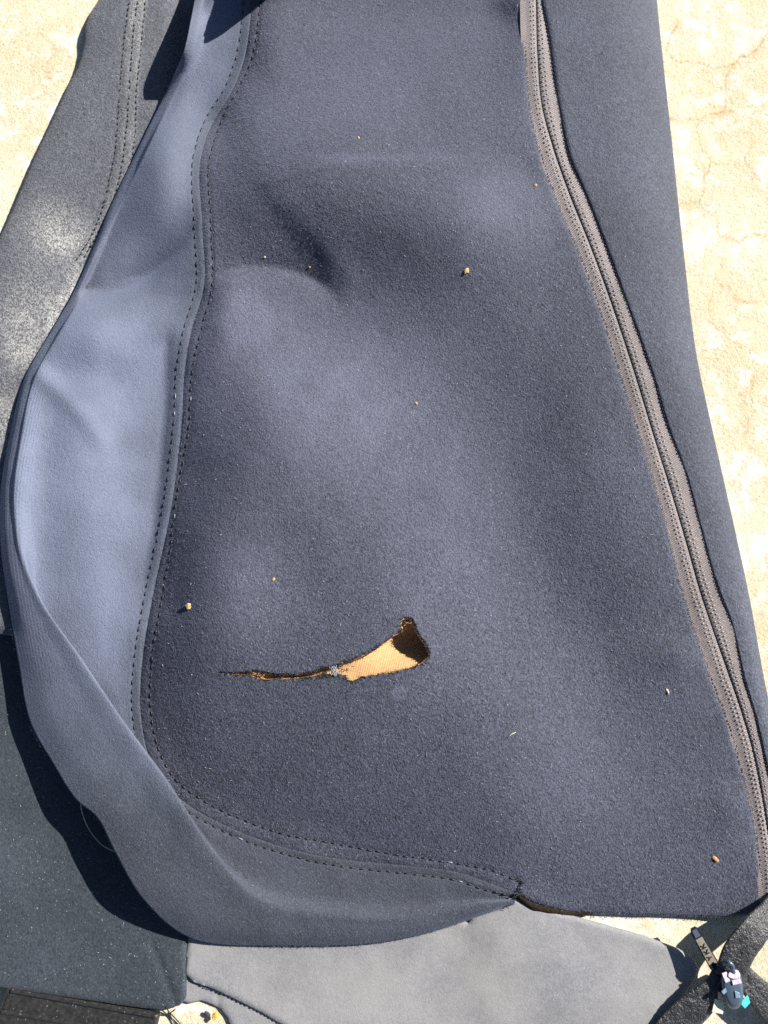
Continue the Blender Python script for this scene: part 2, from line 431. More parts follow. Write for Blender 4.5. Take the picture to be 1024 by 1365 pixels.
g = mesh_obj('concrete_pavement', np.c_[GP, gz], F, M['concrete'], attrs={'crack': cr, 'stain': stain}, kind='structure')
g['label'] = 'sunlit cream concrete with fine tan cracks'

# ------------------------------------------------------------------ the cover: lines of its pattern, in photograph positions
SEAM_R = [(352,-330),(350,-150),(348,0),(336,78),(293,168),(280,211),(282,300),(281,394),(270,435),(256,501),(253,563),(240,640),(232,692),(226,743),(217,795),(203,881),(202,951),(213,1002),(234,1039),(273,1068),(332,1096),(383,1113),(434,1122),(512,1137),(590,1148),(669,1165),(694,1176)]
# matched rows of the side gusset:  C = seam centre, F = fold, E = outer edge  (x, y, height in mm)
ROWS = [ # Cx   Cy    Ex   Ey   zE   Fx   Fy   zF    over
 (340,-330, 290,-330, 16,  305,-330, 20, 0), (340,-150, 285,-150, 10, 300,-150, 16, 0), (338,-45, 268,-40, 17, 282,-40, 22, 0), (336, 0, 260, 0, 28, 273, 0, 27, 0), (333, 35, 254, 30, 34, 267, 32, 30, 0), (326, 78, 246, 66, 31, 258, 68, 28, 0), (310, 120, 233, 98, 18, 246, 102, 20, 0),
 (283,165, 221,124, 13, 232,130, 16, 0), (268,211, 195,176, 11, 207,182, 15, 0), (270,300, 150,270, 10, 165,273, 15, 0), (270,394, 94,398, 10, 110,398, 14, 0),
 (257,435, 70,439, 10, 86,439, 14, 0), (246,501, 32,507, 11, 50,507, 16, 0), (243,560, 13,582, 11, 34,580, 17, 0), (226,692, 0,690, 12, 25,690, 19, 0),
 (215,743, 3,745, 12, 33,744, 20, .2), (204,795, 10,791, 12, 53,795, 21, .6), (190,881, 25,880, 13, 110,880, 22, 1), (188,953, 43,967, 14, 168,965, 22, 1),
 (196,1000, 70,1015, 16, 196,1003, 22, 1), (214,1040, 102,1065, 19, 224,1041, 23, 1), (250,1072, 129,1088, 21, 249,1080, 24, 1), (300,1100, 156,1139, 21, 274,1117, 23, .8),
 (350,1120, 190,1196, 18, 302,1156, 20, .3), (405,1136, 250,1248, 7, 338,1196, 13, 0), (470,1147, 390,1260, 6, 425,1216, 10, 0), (544,1154, 510,1255, 5.5, 524,1222, 9, 0),
 (611,1163, 590,1237, 5.5, 597,1212, 8, 0), (655,1178, 648,1217, 6, 650,1203, 8, 0), (690,1191, 686,1204, 6, 687,1200, 7.5, 0)]
ROWS = np.array(ROWS, float)
trow = np.r_[0, np.cumsum(.5 * np.hypot(np.diff(ROWS[:, 0]), np.diff(ROWS[:, 1])) + .5 * np.hypot(np.diff(ROWS[:, 2]), np.diff(ROWS[:, 3])))]
NT = 520
tq = np.linspace(0, trow[-1], NT); RW = spline(trow, ROWS, tq)
SEAM_C = RW[:, :2]
ZIP_C = [(709,-330),(712,-150),(715,0),(717,75),(723,142),(737,195),(758,255),(788,330),(812,395),(847,500),(871,579),(893,649),(915,723),(935,793),(953,846),(972,900),(989,950),(1002,994),(1013,1045),(1022,1098),(1029,1150),(1030,1185)]
ZIP_L = [(692,-330),(695,-150),(698,0),(702,101),(705,135),(715,187),(741,266),(771,337),(794,397),(828,506),(847,564),(871,641),(896,737),(909,790),(926,843),(945,900),(963,944),(983,1010),(996,1058),(1006,1105),(1012,1153),(1016,1200)]
ZIP_R = [(716,-330),(719,-150),(722,0),(731,40),(737,85),(747,150),(760,210),(779,255),(809,330),(833,395),(871,500),(893,573),(915,632),(935,705),(957,781),(976,831),(992,900),(1010,962),(1021,1010),(1032,1060),(1040,1110),(1045,1150),(1043,1190)]
RIGHT = [(860,-330),(868,-150),(876,0),(884,80),(895,180),(911,330),(930,480),(947,560),(965,640),(983,720),(1000,800),(1018,900),(1030,960),(1040,1040),(1050,1110),(1054,1160),(1049,1195)]
HEM = [(690,1191),(704,1199),(722,1206),(752,1213),(800,1216),(860,1218),(930,1220),(1002,1219),(1010,1217),(1014,1212),(1016,1200)]
HOLE = [(290.5,896.5),(311,897.2),(331.5,896.3),(340,893.8),(352,896.3),(368,898.6),(383,899),(395,899.6),(407,898),(420,895),(430,890),(437.5,889),(454.5,885),(463,881.5),(472,878.5),(483,874),(492,869.5),(502,864),(509,858.5),(518,852),(525,846.6),(535,842),(536.5,838),(533,832),(536,826),(541,823.5),(549,825),(551,829),(553,835),(556.5,842),(560.5,849),(566,857),(569,864),(572.5,869.5),(572,875),(568,880),(560.5,886),(552,889),(543.5,892),(533,893.6),(523,896.5),(512,897),(502.5,899.5),(492,901),(482,903),(476,906.5),(470,908),(463.5,906),(460,900),(451,899),(441,900.5),(432,899),(424,900.5),(416,903),(410,903.7),(398,904),(383,905),(368,905),(355,906.3),(342,904),(335,901),(328,900.2),(308,899.2)]

CT = np.array([ # heights of the padded face in mm
  (340,-330,17),(500,-330,20),(705,-330,18),(345,-150,30),(500,-150,34),(640,-150,32),(712,-150,29),
 (338,0,25),(400,0,33),(500,0,35),(620,0,33),(690,0,30),(330,75,21),(390,90,31),(500,120,34),(620,120,33),(283,165,13),(330,180,26),(268,211,19),
 (270,300,22),(272,345,19),(270,394,12),(246,501,10),(243,560,10),(226,692,10),(204,795,9),(190,881,9),(188,953,8.5),(214,1040,8),(300,1100,8),(405,1136,8),(544,1154,7.5),(655,1178,8),(690,1191,8),
 (310,250,26),(300,330,23),(420,215,31),(480,215,33),(600,215,34),(690,215,31),(400,300,27),(480,300,31),(560,330,28.5),(660,290,32),(720,300,29),(640,400,28),(540,420,30),(450,440,30),
 (310,420,22),(360,410,26),(400,470,30),(310,520,22),(360,560,28.5),(480,560,31),(600,560,27.5),(700,560,24.5),(770,520,25),(280,640,17),(340,660,26),(450,680,29.5),(600,700,25),(700,680,20.5),(780,660,22),
 (270,760,17),(310,770,24),(400,800,27),(520,800,26),(620,800,22.5),(740,800,16.5),(830,780,18.5),(240,880,13),(300,870,20),(420,860,25),(560,850,26.5),(420,930,21),(560,920,22.5),(700,900,17.5),(800,900,14),(880,900,14.5),
 (300,1000,14),(420,1030,15.5),(560,1020,16.5),(700,1000,15.5),(820,1000,12.5),(920,1020,11.5),(500,1100,10),(640,1110,10),(780,1110,9),(900,1110,8),(960,1130,8.5),
 (760,1212,5.5),(860,1217,4.5),(940,1219,4.5),(985,1217,6),(1014,1205,8),
 (715,0,30),(720,100,29.5),(737,195,28.5),(788,330,27),(847,500,25.5),(893,649,23),(935,793,19.5),(972,900,16.5),(1002,994,14),(1022,1098,12),(1030,1185,10)], float)
def _phi(r2): return .5 * r2 * np.log(r2 + 1e-9)
def tps_fit(ct, reg=.004):
    c = ct[:, :2] / 300.0; n_ = len(c); A = np.zeros((n_ + 3, n_ + 3))
    A[:n_, :n_] = _phi(((c[:, None] - c[None]) ** 2).sum(2)) + np.eye(n_) * reg
    A[:n_, n_:] = np.c_[np.ones(n_), c]; A[n_:, :n_] = A[:n_, n_:].T
    return c, np.linalg.solve(A, np.r_[ct[:, 2], 0, 0, 0])
def tps_eval(fit, x, y, chunk=4000):
    c, w_ = fit; n_ = len(c); P = np.stack([np.ravel(x), np.ravel(y)], 1) / 300.0; out = np.empty(len(P))
    for k in range(0, len(P), chunk):
        q = P[k:k+chunk]; r2 = (q ** 2).sum(1)[:, None] + (c ** 2).sum(1)[None] - 2 * q @ c.T
        out[k:k+chunk] = _phi(np.maximum(r2, 0)) @ w_[:n_] + w_[n_] + q @ w_[n_+1:]
    return out.reshape(np.shape(x))
# how far each place of the padded face leans towards (>2.6) or away from (<2.6) the sun; solved for a height field
LEAN = np.array([(350,40,2.8),(450,40,2.9),(550,50,3),(650,50,2.7),(690,60,2.3),(350,130,2.7),(450,130,3),(560,130,3),(650,140,2.9),(300,200,2.2),(400,205,3),(480,215,3.6),(600,205,3.1),(690,200,3),
 (290,280,1.4),(350,280,1.6),(420,280,1.9),(500,280,2.2),(560,290,2.5),(640,275,4),(700,285,3.8),(290,335,1.9),(340,325,1.7),(400,340,1.9),(450,350,2.0),(520,350,2),(600,350,2.5),(700,350,3),(750,350,3),
 (300,420,4),(380,420,3.7),(440,420,3),(520,420,2.5),(600,430,2.5),(700,430,2.9),(780,430,2.8),(300,520,2.8),(380,520,4),(480,520,4),(560,520,3.2),(650,520,2.5),(720,530,2),(800,530,2.8),
 (265,640,1.5),(350,640,3),(450,640,3.6),(560,640,3.1),(640,640,3),(720,640,1.9),(800,640,2.3),(850,640,2.8),(240,760,1.8),(310,760,4),(400,760,2.5),(500,760,3),(600,750,3.1),(690,760,2.5),(760,770,1.3),(840,770,1.8),(890,770,2.6),
 (240,900,1.5),(350,900,2.2),(500,920,2.1),(600,900,2.6),(700,900,3.1),(790,890,2),(850,880,1.5),(920,900,2.1),(250,1000,1.4),(400,1000,1.7),(600,1000,1.7),(750,1010,2.6),(850,1010,2.2),(950,1020,1.8),
 (400,1090,1.3),(600,1100,1.6),(800,1100,2.4),(900,1100,2.1),(980,1110,2.0),(760,1190,1.7),(900,1190,1.8)], float)
_base = tps_fit(CT); _lean = tps_fit(LEAN, .02)
def solve_heights(poly, h=34.0, k=.32, t0=2.6):
    xs_ = np.arange(190, 1030, h); ys_ = np.arange(-10, 1215, h); X_, Y_ = np.meshgrid(xs_, ys_); P = np.stack([X_.ravel(), Y_.ravel()], 1)
    ok = inside(P, poly); idx = -np.ones(len(P), int); idx[ok] = np.arange(ok.sum()); idx = idx.reshape(X_.shape); Q = P[ok]; n_ = len(Q)
    zb = tps_eval(_base, Q[:, 0], Q[:, 1]); ln = np.clip(tps_eval(_lean, Q[:, 0], Q[:, 1]), .8, 4.3); d = seg_dist(Q, poly, True)[0]
    p = k * (t0 - ln) * .41 * h; ca, sa = math.cos(R_(SUN_AZ)), math.sin(R_(SUN_AZ)); rows, rhs = [], []
    for i in range(idx.shape[0]):
        for j in range(idx.shape[1]):
            a = idx[i, j]
            if a < 0: continue
            r = idx[i, j+1] if j + 1 < idx.shape[1] else -1; u_ = idx[i-1, j] if i else -1
            if r >= 0 and u_ >= 0:
                row = np.zeros(n_); row[r] += ca; row[u_] += sa; row[a] -= ca + sa; rows.append(row); rhs.append(p[a])
            for (di, dj) in ((0, 1), (1, 0)):
                if 0 < i < idx.shape[0] - 1 and 0 < j < idx.shape[1] - 1 and idx[i+di, j+dj] >= 0 and idx[i-di, j-dj] >= 0:
                    row = np.zeros(n_); row[idx[i+di, j+dj]] = .35; row[idx[i-di, j-dj]] = .35; row[a] = -.7; rows.append(row); rhs.append(0)
            row = np.zeros(n_); wt = 2.0 if d[a] < 26 else .10; row[a] = wt; rows.append(row); rhs.append(wt * zb[a])
    z = np.linalg.lstsq(np.array(rows), np.array(rhs), rcond=None)[0]
    return np.c_[Q, z]
_fp = np.r_[SEAM_C[::4], np.array(HEM), np.array(ZIP_L)[::-1]]
_S = solve_heights(_fp); _S = _S[(_S[:, 1] > 15)]; _t = _S[_S[:, 1] < 40]
_S = np.r_[_S, _t - [0, 54, 0], _t - [0, 108, 1.0], [(699, -30, 29.7), (697, -84, 29)]]
_in = inside(CT[:, :2], _fp) & (CT[:, 1] > -120) & (CT[:, 1] < 1195) & (seg_dist(CT[:, :2], _fp, True)[0] > 8)
_fit = tps_fit(np.r_[CT[~_in], _S], .003)
def tps(x, y): return tps_eval(_fit, x, y)

ARC = curve([(268,372),(300,361),(330,355),(360,355),(395,362),(425,376),(455,398)], 4)
DIAG = curve([(285,205),(320,235),(360,285),(400,335),(440,375)], 5)
DIAG2 = curve([(335,225),(380,270),(430,325),(470,372)], 5)
LINE = curve([(330,252),(395,233),(470,215),(560,213),(640,210),(705,212)], 5)
RSEAM = curve(SEAM_R, 3)
def zcover(x, y):
    x = np.asarray(x, float); y = np.asarray(y, float); P = np.stack([x.ravel(), y.ravel()], 1)
    z = tps(x, y).ravel(); X_, Y_ = P.T
    m = (X_ > 200) & (X_ < 560) & (Y_ > 150) & (Y_ < 520); Q = P[m]
    if len(Q):
        d, s, i = seg_dist(Q, ARC, False, 300); win = sstep(262, 300, Q[:, 0]) * (1 - sstep(415, 470, Q[:, 0]))
        dd = np.sqrt(d * d + 9) - 3
        z[m] += win * np.where(s < 0, -3.6 * np.exp(-dd / 30), -3.6 * np.exp(-dd / 14))
        d, s, i = seg_dist(Q, DIAG); z[m] += -.5 * gauss(d, 22) * sstep(0, 12, i) * (1 - .6 * sstep(len(DIAG) - 12, len(DIAG), i))
        d, s, i = seg_dist(Q, DIAG2); z[m] += 0.6 * gauss(d, 18) * sstep(0, 12, i)
    m = (np.abs(Y_ - 225) < 60) & (X_ > 300) & (X_ < 740); Q = P[m]
    if len(Q):
        d, s, i = seg_dist(Q, LINE); z[m] += .45 * np.exp(-d / 5) * sstep(320, 380, Q[:, 0]) * (1 - sstep(560, 720, Q[:, 0]))
    z += (fbm(X_, Y_, 150, 3) - .45) * 1.6 + (fbm(X_ + 400, Y_, 46, 2) - .37) * .7
    z += 30 * np.exp(-((X_ - 356) / 34) ** 2 - ((Y_ + 52) / 28) ** 2)               # unseen fold added past the top of the view to shade the gusset
    # lips of the tear stand a little up
    m = (X_ > 270) & (X_ < 600) & (Y_ > 800) & (Y_ < 930); Q = P[m]
    if len(Q):
        d = seg_dist(Q, HOLE, True)[0]; z[m] += 1.0 * np.exp(-d / 14) * sstep(300, 460, Q[:, 0])
    return z.reshape(np.shape(x))
def zfront(x, y):
    z = zcover(x, y)
    P = np.stack([np.ravel(x), np.ravel(y)], 1); d, s, i = seg_dist(P, RSEAM, False, 20)
    z = z - .55 * gauss(d, 2.2).reshape(z.shape)
    return z + (.5 * gauss(d - 7, 4) * (s > 0)).reshape(z.shape) * 0
def wear_light_front(x, y):  # real faded spots, plus pale patches painting the sunlit slopes
    b = lambda cx, cy, rx, ry: np.exp(-(((x - cx) / rx) ** 2 + ((y - cy) / ry) ** 2))
    w_ = .26 * b(310, 765, 55, 65) + .28 * b(480, 212, 60, 10) + .08 * b(590, 211, 120, 6) + .36 * b(430, 510, 180, 150) + .24 * b(650, 280, 95, 55) + .20 * b(600, 700, 90, 130) + .12 * b(770, 1020, 110, 90) + .15 * b(480, 100, 160, 90) + .3 * b(310, 420, 50, 50) + .22 * b(532, 924, 7, 7) + .34 * np.exp(-((np.hypot(x - 532, y - 924) - 8) / 2.2) ** 2)
    return np.clip(w_ * (.4 + 1.2 * fbm(x, y, 40, 4)), 0, .8)

cover = thing('neoprene_cover', 'charcoal navy fleece-faced cover with a long zip and an open tan-lined tear', 'fabric cover', W(560, 700, 0))

# front face
fp = np.r_[SEAM_C[::2], np.array(curve(HEM, 3)), curve(ZIP_L, 3)[::-1]]
gx = np.unique(np.r_[np.arange(170, 282, 3.2), np.arange(282, 582, 1.3), np.arange(582, 1030, 3.2)]); gy = np.unique(np.r_[np.arange(-336, 0, 8), np.arange(0, 815, 3.2), np.arange(815, 915, 1.3), np.arange(915, 1226, 3.0)])
hole = np.array(HOLE); hole = hole + np.stack([fbm(hole[:, 0], hole[:, 1], 9, 2) - .37, fbm(hole[:, 0] + 50, hole[:, 1], 9, 2) - .37], 1) * 2.2
front, hl = sheet('front_panel', fp, zfront, M['fleece'], cover, xs=gx, ys=gy, thick=2.4, edge=5.0, holes=[hole], attrs={'wear_and_light': wear_light_front}, soft=lambda P: np.where(seg_dist(P, SEAM_C[::2], False, 15)[0] < 7, .35, 1.0))

# rim of the tear: foam edge
bag = Bag()
for P in hl:
    if len(P) < 60: continue
    nn = len(P); ph = np.arange(nn)
    jag = .35 + 1.1 * fbm(P[:, 0] * 1e3, P[:, 1] * 1e3, 3.2, 3)
    V2, F2 = skirt(P, list(range(nn)), [(.35 * jag, .25 + 0 * jag), (.65 * jag, .8 + 0 * jag), (.6 * jag, 1.7 + 0 * jag), (-1.0, 2.6)])
    bag.add(V2, F2)
bag.obj('torn_foam_edge', M['foam'], cover)

# lining seen through the tear
LIN = [(275,880),(330,868),(420,862),(500,820),(540,800),(590,815),(605,870),(590,915),(500,930),(400,925),(300,918)]
lx = np.arange(270, 612, 4.0); ly = np.arange(795, 935, 4.0)
def zlin(x, y): return zcover(x, y) - 3.4 - 8.0 * sstep(455, 545, x) * (1 - .95 * sstep(858, 892, y)) * (.15 + .85 * sstep(826, 848, y)) + (fbm(x, y, 30, 2) - .37) * 1.2
lin, _ = sheet('lining', curve(LIN + LIN[:1], 6)[:-1], zlin, M['lining'], cover, xs=lx, ys=ly, thick=1.0, edge=2, attrs={'rib': lambda x, y: (x + .25 * y) / 3.1, 'rib2': lambda x, y: (y - .2 * x) / 3.4})
lin['label'] = 'tan ribbed lining inside the tear'

# frayed fibres round the tear
bag = Bag(); bagf = Bag()
for k in range(700):
    i = rng.integers(0, len(hole)); j = (i + 1) % len(hole); t = rng.random()
    p = hole[i] * (1 - t) + hole[j] * t
    if p[0] > 470 and rng.random() < .35: continue
    a = rng.uniform(0, 2 * np.pi); ln = rng.uniform(2, 8); q = p + ln * np.array([np.cos(a), np.sin(a)]) * np.array([1, .6])
    mid = (p + q) / 2 + rng.normal(0, 1.0, 2)
    z0 = float(zcover(p[0], p[1])); zz = np.array([z0 - .8, z0 + .25, z0 + rng.uniform(-.6, .5)])
    V2, F2 = tube(W([p[0], mid[0], q[0]], [p[1], mid[1], q[1]], zz), [.00016, .00012, .00004], 3); bag.add(V2, F2)
bag.obj('frayed_fibre', M['thread'], cover, kind='stuff')
bag = Bag()
for k in range(46):
    p = np.array([447, 894]) + rng.normal(0, 1, 2) * [3.2, 2.6]; a = rng.uniform(.8, 2.3) + (np.pi if rng.random() < .5 else 0)
    q = p + rng.uniform(3, 6) * np.array([np.cos(a), np.sin(a)]); z0 = float(zcover(447, 894))
    V2, F2 = tube(W([p[0], (p[0]+q[0])/2 + rng.normal(0, .8), q[0]], [p[1], (p[1]+q[1])/2, q[1]], [z0 + .1, z0 + rng.uniform(.5, 1.2), z0 + .2]), [.0001, .0002, .00006], 4); bag.add(V2, F2)
t_ = bag.obj('thread_tuft', M['fluff'], cover); t_['label'] = 'small pale tuft of broken thread bridging the tear'
bag = Bag()
for k in range(40):                                              # tan lining threads at the slit
    cx = rng.choice([343, 352, 400, 455, 465, 540]); p = np.array([cx + rng.normal(0, 6), 899 if cx < 420 else (890 if cx < 500 else 830)]) + rng.normal(0, 2, 2)
    q = p + rng.normal(0, 5, 2) * [1.3, .5]; z0 = float(zcover(p[0], p[1]))
    V2, F2 = tube(W([p[0], (p[0]+q[0])/2, q[0]], [p[1], (p[1]+q[1])/2 + rng.normal(0, 1), q[1]], [z0 - 1.6, z0 - .2, z0 - 1.0]), [.00015, .00015, .00006], 4); bag.add(V2, F2)
bag.obj('lining_thread', M['lining'], cover, kind='stuff')

# side gusset: seam -> inner hollow -> fold -> outer edge, lifted at the lower left
Cx, Cy, Ex, Ey, zE, Fx, Fy, zF, ov = RW.T
zC = zcover(Cx, Cy)
C3 = np.stack([Cx, Cy, zC], 1); E3 = np.stack([Ex, Ey, zE], 1); F3 = np.stack([Fx, Fy, zF], 1)
ov = np.clip(ov, 0, 1)[:, None]
In0 = C3 + .80 * (F3 - C3)                                          # no overhang: a gentle hollow then the fold
In0[:, 2] = .45 * zC + .55 * zF - 2.2 * sstep(480, 600, Cy)
dirE = (E3 - C3)[:, :2]; dirE /= np.linalg.norm(dirE, axis=1)[:, None]
In1 = F3.copy(); In1[:, :2] += dirE * 34; In1[:, 2] = zC - .5
far = np.linalg.norm((F3 - C3)[:, :2], axis=1)
In1[:, :2] = np.where((((F3 - C3)[:, :2] * dirE).sum(1) < 30)[:, None], C3[:, :2] + dirE * 40, In1[:, :2])
I3 = In0 * (1 - ov) + In1 * ov
_k = np.ones(31) / 31
I3 = np.stack([np.convolve(np.r_[[I3[0, c_]] * 15, I3[:, c_], [I3[-1, c_]] * 15], _k, 'valid') for c_ in range(3)], 1)
M3 = C3 + .45 * (I3 - C3); M3[:, 2] = zC - .2 + .38 * (I3[:, 2] - zC)
B1 = F3 + .33 * (E3 - F3); B1[:, 2] = zE + (zF - zE) * .82 + .6
B2 = F3 + .72 * (E3 - F3); B2[:, 2] = zE + (zF - zE) * .50 + .8
CP = np.stack([C3, M3, I3, F3, B1, B2, E3], 1)                       # (NT,7,3)
NU = 15
cols = []
for k in range(6):
    p0 = CP[:, max(k - 1, 0)]; p1 = CP[:, k]; p2 = CP[:, k + 1]; p3 = CP[:, min(k + 2, 6)]
    for u in np.linspace(0, 1, NU, endpoint=False):
        cols.append(.5 * (2*p1 + (p2 - p0)*u + (2*p0 - 5*p1 + 4*p2 - p3)*u*u + (3*p1 - p0 - 3*p2 + p3)*u**3))
cols.append(CP[:, 6]); G = np.stack(cols, 1)                         # (NT, ncol, 3) in picture px / mm
gxp, gyp = G[..., 0], G[..., 1]; ncol = G.shape[1]
uu = np.linspace(0, 1, ncol)[None].repeat(NT, 0)
fadeC = sstep(0, .12, uu)
G[..., 2] += fadeC * ((fbm(gxp + 900, gyp, 120, 3) - .45) * 3.0 + (fbm(gxp, gyp + 300, 40, 2) - .37) * .6)
CRE = curve([(70,340),(88,362),(106,380),(130,387),(162,381),(198,362),(232,334),(256,305)], 4)          # crease across the gusset
P = np.stack([gxp.ravel(), gyp.ravel()], 1); d, s, i = seg_dist(P, CRE, False, 400); d = d.reshape(gxp.shape); s = s.reshape(gxp.shape)
dd = np.sqrt(d * d + 4) - 2; win = sstep(0, .30, uu) * (1 - sstep(.50, .85, uu))
G[..., 2] += np.where(s < 0, -11.0 * np.exp(-dd / 58), -11.0 * np.exp(-dd / 12)) * win
bp = lambda cx, cy, rx, ry: np.exp(-((gxp - cx) / rx) ** 2 - ((gyp - cy) / ry) ** 2)
G[..., 2] += win * (11.5 * bp(232, 236, 62, 74) + 3.5 * bp(120, 640, 45, 160) + 6.0 * bp(110, 440, 70, 45) + 4.0 * bp(75, 620, 70, 110) - 2.5 * bp(120, 500, 50, 26) - 1.5 * bp(60, 590, 30, 40) + 3.0 * bp(205, 140, 30, 50))
RDG = curve([(45,492),(75,520),(105,548),(135,585)], 5)                                        # little ridge under the upper corner
d, s, i = seg_dist(P, RDG); G[..., 2] += 1.8 * gauss(d, 13).reshape(gxp.shape) * win
SDE = curve([(226,430),(222,470),(221,520),(218,580),(212,650),(200,740),(186,830)], 5)        # ditch beside the seam: gentle on the gusset side, steep on the seam side
d, s, i = seg_dist(P, SDE, False, 200); d = d.reshape(gxp.shape); s = s.reshape(gxp.shape)
G[..., 2] += np.where(s > 0, -4.2 * np.exp(-d / 60), -4.2 * np.exp(-d / 13)) * sstep(0, .06, uu) * sstep(425, 470, gyp) * (1 - sstep(640, 860, gyp))
d = seg_dist(P, np.array(RSEAM))[0].reshape(gxp.shape)
G[..., 2] -= .45 * gauss(uu, .012)                                   # seam groove
d2 = np.hypot(gxp - Cx[:, None], gyp - Cy[:, None])
G[..., 2] -= .3 * gauss(d2 - 11, 2.0) * (uu < .3)
G[..., 2] = np.where((gyp < 640) & (gyp > 130), np.maximum(G[..., 2], 5.0), G[..., 2])
GW = W(G[..., 0], G[..., 1], G[..., 2])
outw = GW[:, -1] - GW[:, -6]; outw[:, 2] = 0; outw /= np.linalg.norm(outw, axis=1)[:, None]
gap = np.minimum(1, np.maximum(GW[:, -1, 2:] * 1e3 - .8, .1) / 3.0)
tail = [GW[:, -1] + outw * .0006 - gap * [0, 0, .0007], GW[:, -1] + outw * .0006 - gap * [0, 0, .0018], GW[:, -1] - gap * [0, 0, .0026], GW[:, -1] - outw * .002 - gap * [0, 0, .0034], GW[:, -1] - outw * .004 - gap * [0, 0, .0050]]
GA = np.concatenate([GW, np.stack(tail, 1)], 1)
V, F = strip_mesh(GA)
dE = np.hypot(gxp - Ex[:, None], gyp - Ey[:, None])
rib = np.c_[dE / 4.2, np.zeros((NT, 5))]
rm = (1 - sstep(16, 60, dE)) * sstep(470, 520, gyp) * (1 - sstep(860, 960, gyp)); rm = np.c_[rm, np.zeros((NT, 5))]
light_tint = (.42 + .55 * fbm(gxp, gyp, 60, 4)) * (.80 + .35 * sstep(380, 460, gyp)) * (1 - .80 * sstep(960, 1110, gyp)) * (1 - .35 * sstep(820, 960, gyp)) * (.45 + .55 * sstep(0, .15, uu)) * (1 - .30 * sstep(.5, .8, uu)); light_tint = np.c_[light_tint, np.zeros((NT, 5))]  # light painted into the colour: paler by the seam, darker outward and low
gus = mesh_obj('side_gusset', V, F[:, ::-1] if False else F, M['gusset'], cover, {'rib': rib.ravel(), 'ribmask': rm.ravel(), 'wear_and_light': light_tint.ravel()})
gus['label'] = 'blue-grey jersey side strip rolling over at its outer edge'

# double row of lock stitches along the seam
def stitches(path3, pitch=13.0, fill=.66, r=.00030, glint=.0, jitter=.5):
    p = np.asarray(path3, float); t = np.r_[0, np.cumsum(np.hypot(*(np.diff(p[:, :2], axis=0).T)))]
    bag, bg_ = Bag(), Bag(); s = 0.0
    while s + pitch < t[-1]:
        L = pitch * fill * rng.uniform(.85, 1.1); ss = np.linspace(s, s + L, 5)
        q = np.stack([np.interp(ss, t, p[:, k]) for k in range(3)], 1)
        q[:, :2] += rng.normal(0, jitter * .5, 2)
        q[:, 2] += np.array([-.45, .10, .20, .10, -.45])
        V_, F_ = tube(W(q[:, 0], q[:, 1], q[:, 2]), r * np.array([.6, 1, 1.05, 1, .6]), 5)
        (bg_ if rng.random() < glint else bag).add(V_, F_); s += pitch * rng.uniform(.95, 1.06)
    return bag, bg_
rs = RSEAM[(RSEAM[:, 1] > -120)]
b1, b2 = stitches(np.c_[rs, zfront(rs[:, 0], rs[:, 1]) + .2], 12.0, .72, .00033, glint=.015)
b1.obj('stitch_row', M['thread'], cover, kind='stuff')
if b2.n: b2.obj('stitch_row', M['glint'], cover, kind='stuff')
ls = np.array([[np.interp(11.0, np.maximum.accumulate(d2[i, :16]) + np.arange(16) * 1e-6, G[i, :16, c_]) for c_ in range(3)] for i in range(NT)]); vis = (ls[:, 1] > -120)
b1, b2 = stitches(ls[vis] + [0, 0, .1], 12.0, .72, .00031, glint=.015); b1.obj('stitch_row', M['thread'], cover, kind='stuff')
if b2.n: b2.obj('stitch_row', M['glint'], cover, kind='stuff')
# fine thread along the seam ditch
mid = SEAM_C[(SEAM_C[:, 1] > -100)]
b1, b2 = stitches(np.c_[mid, zcover(mid[:, 0], mid[:, 1]) - .9], 6.5, .8, .00012); b1.obj('ditch_thread', M['thread'], cover, kind='stuff')

# bartack and lifted raw edge at the corner where the seam meets the hem
bag = Bag()
for k in range(60):
    t = rng.random(); p = np.array([694, 1174]) * (1 - t) + np.array([672, 1208]) * t + rng.normal(0, 2.0, 2) + np.array([2, 2]) * np.sin(t * 3)
    a = rng.uniform(-.5, .5); q = p + rng.uniform(3, 8) * np.array([np.cos(a), np.sin(a)])
    z0 = float(zcover(p[0], p[1])); V2, F2 = tube(W([p[0], (p[0]+q[0])/2, q[0]], [p[1], (p[1]+q[1])/2, q[1]], [z0 - .2, z0 + .6, z0 - .1]), [.0001, .00022, .0001], 4); bag.add(V2, F2)
bag.obj('bartack', M['thread'], cover, kind='stuff')
he = curve([(693,1196),(706,1205),(726,1212),(756,1217.5),(790,1218.5)], 3); he = he[::-1]
hz = zcover(he[:, 0], he[:, 1] - 4)
wid = np.interp(np.linspace(0, 1, len(he)), [0, .3, .8, 1], [.4, 1.4, 2.6, 1.6])
a = W(he[:, 0], he[:, 1] - 4, hz - .9); b = W(he[:, 0], he[:, 1], hz - 1.1); c = b.copy(); c[:, 1] -= wid * 1e-3; c[:, 2] -= .0010; d = c.copy(); d[:, 2] -= .0016; e = a.copy(); e[:, 2] -= .003
V, F = strip_mesh(np.stack([a, b, c, d, e], 1)); mesh_obj('raw_hem_edge', V, F, M['hem'], cover)

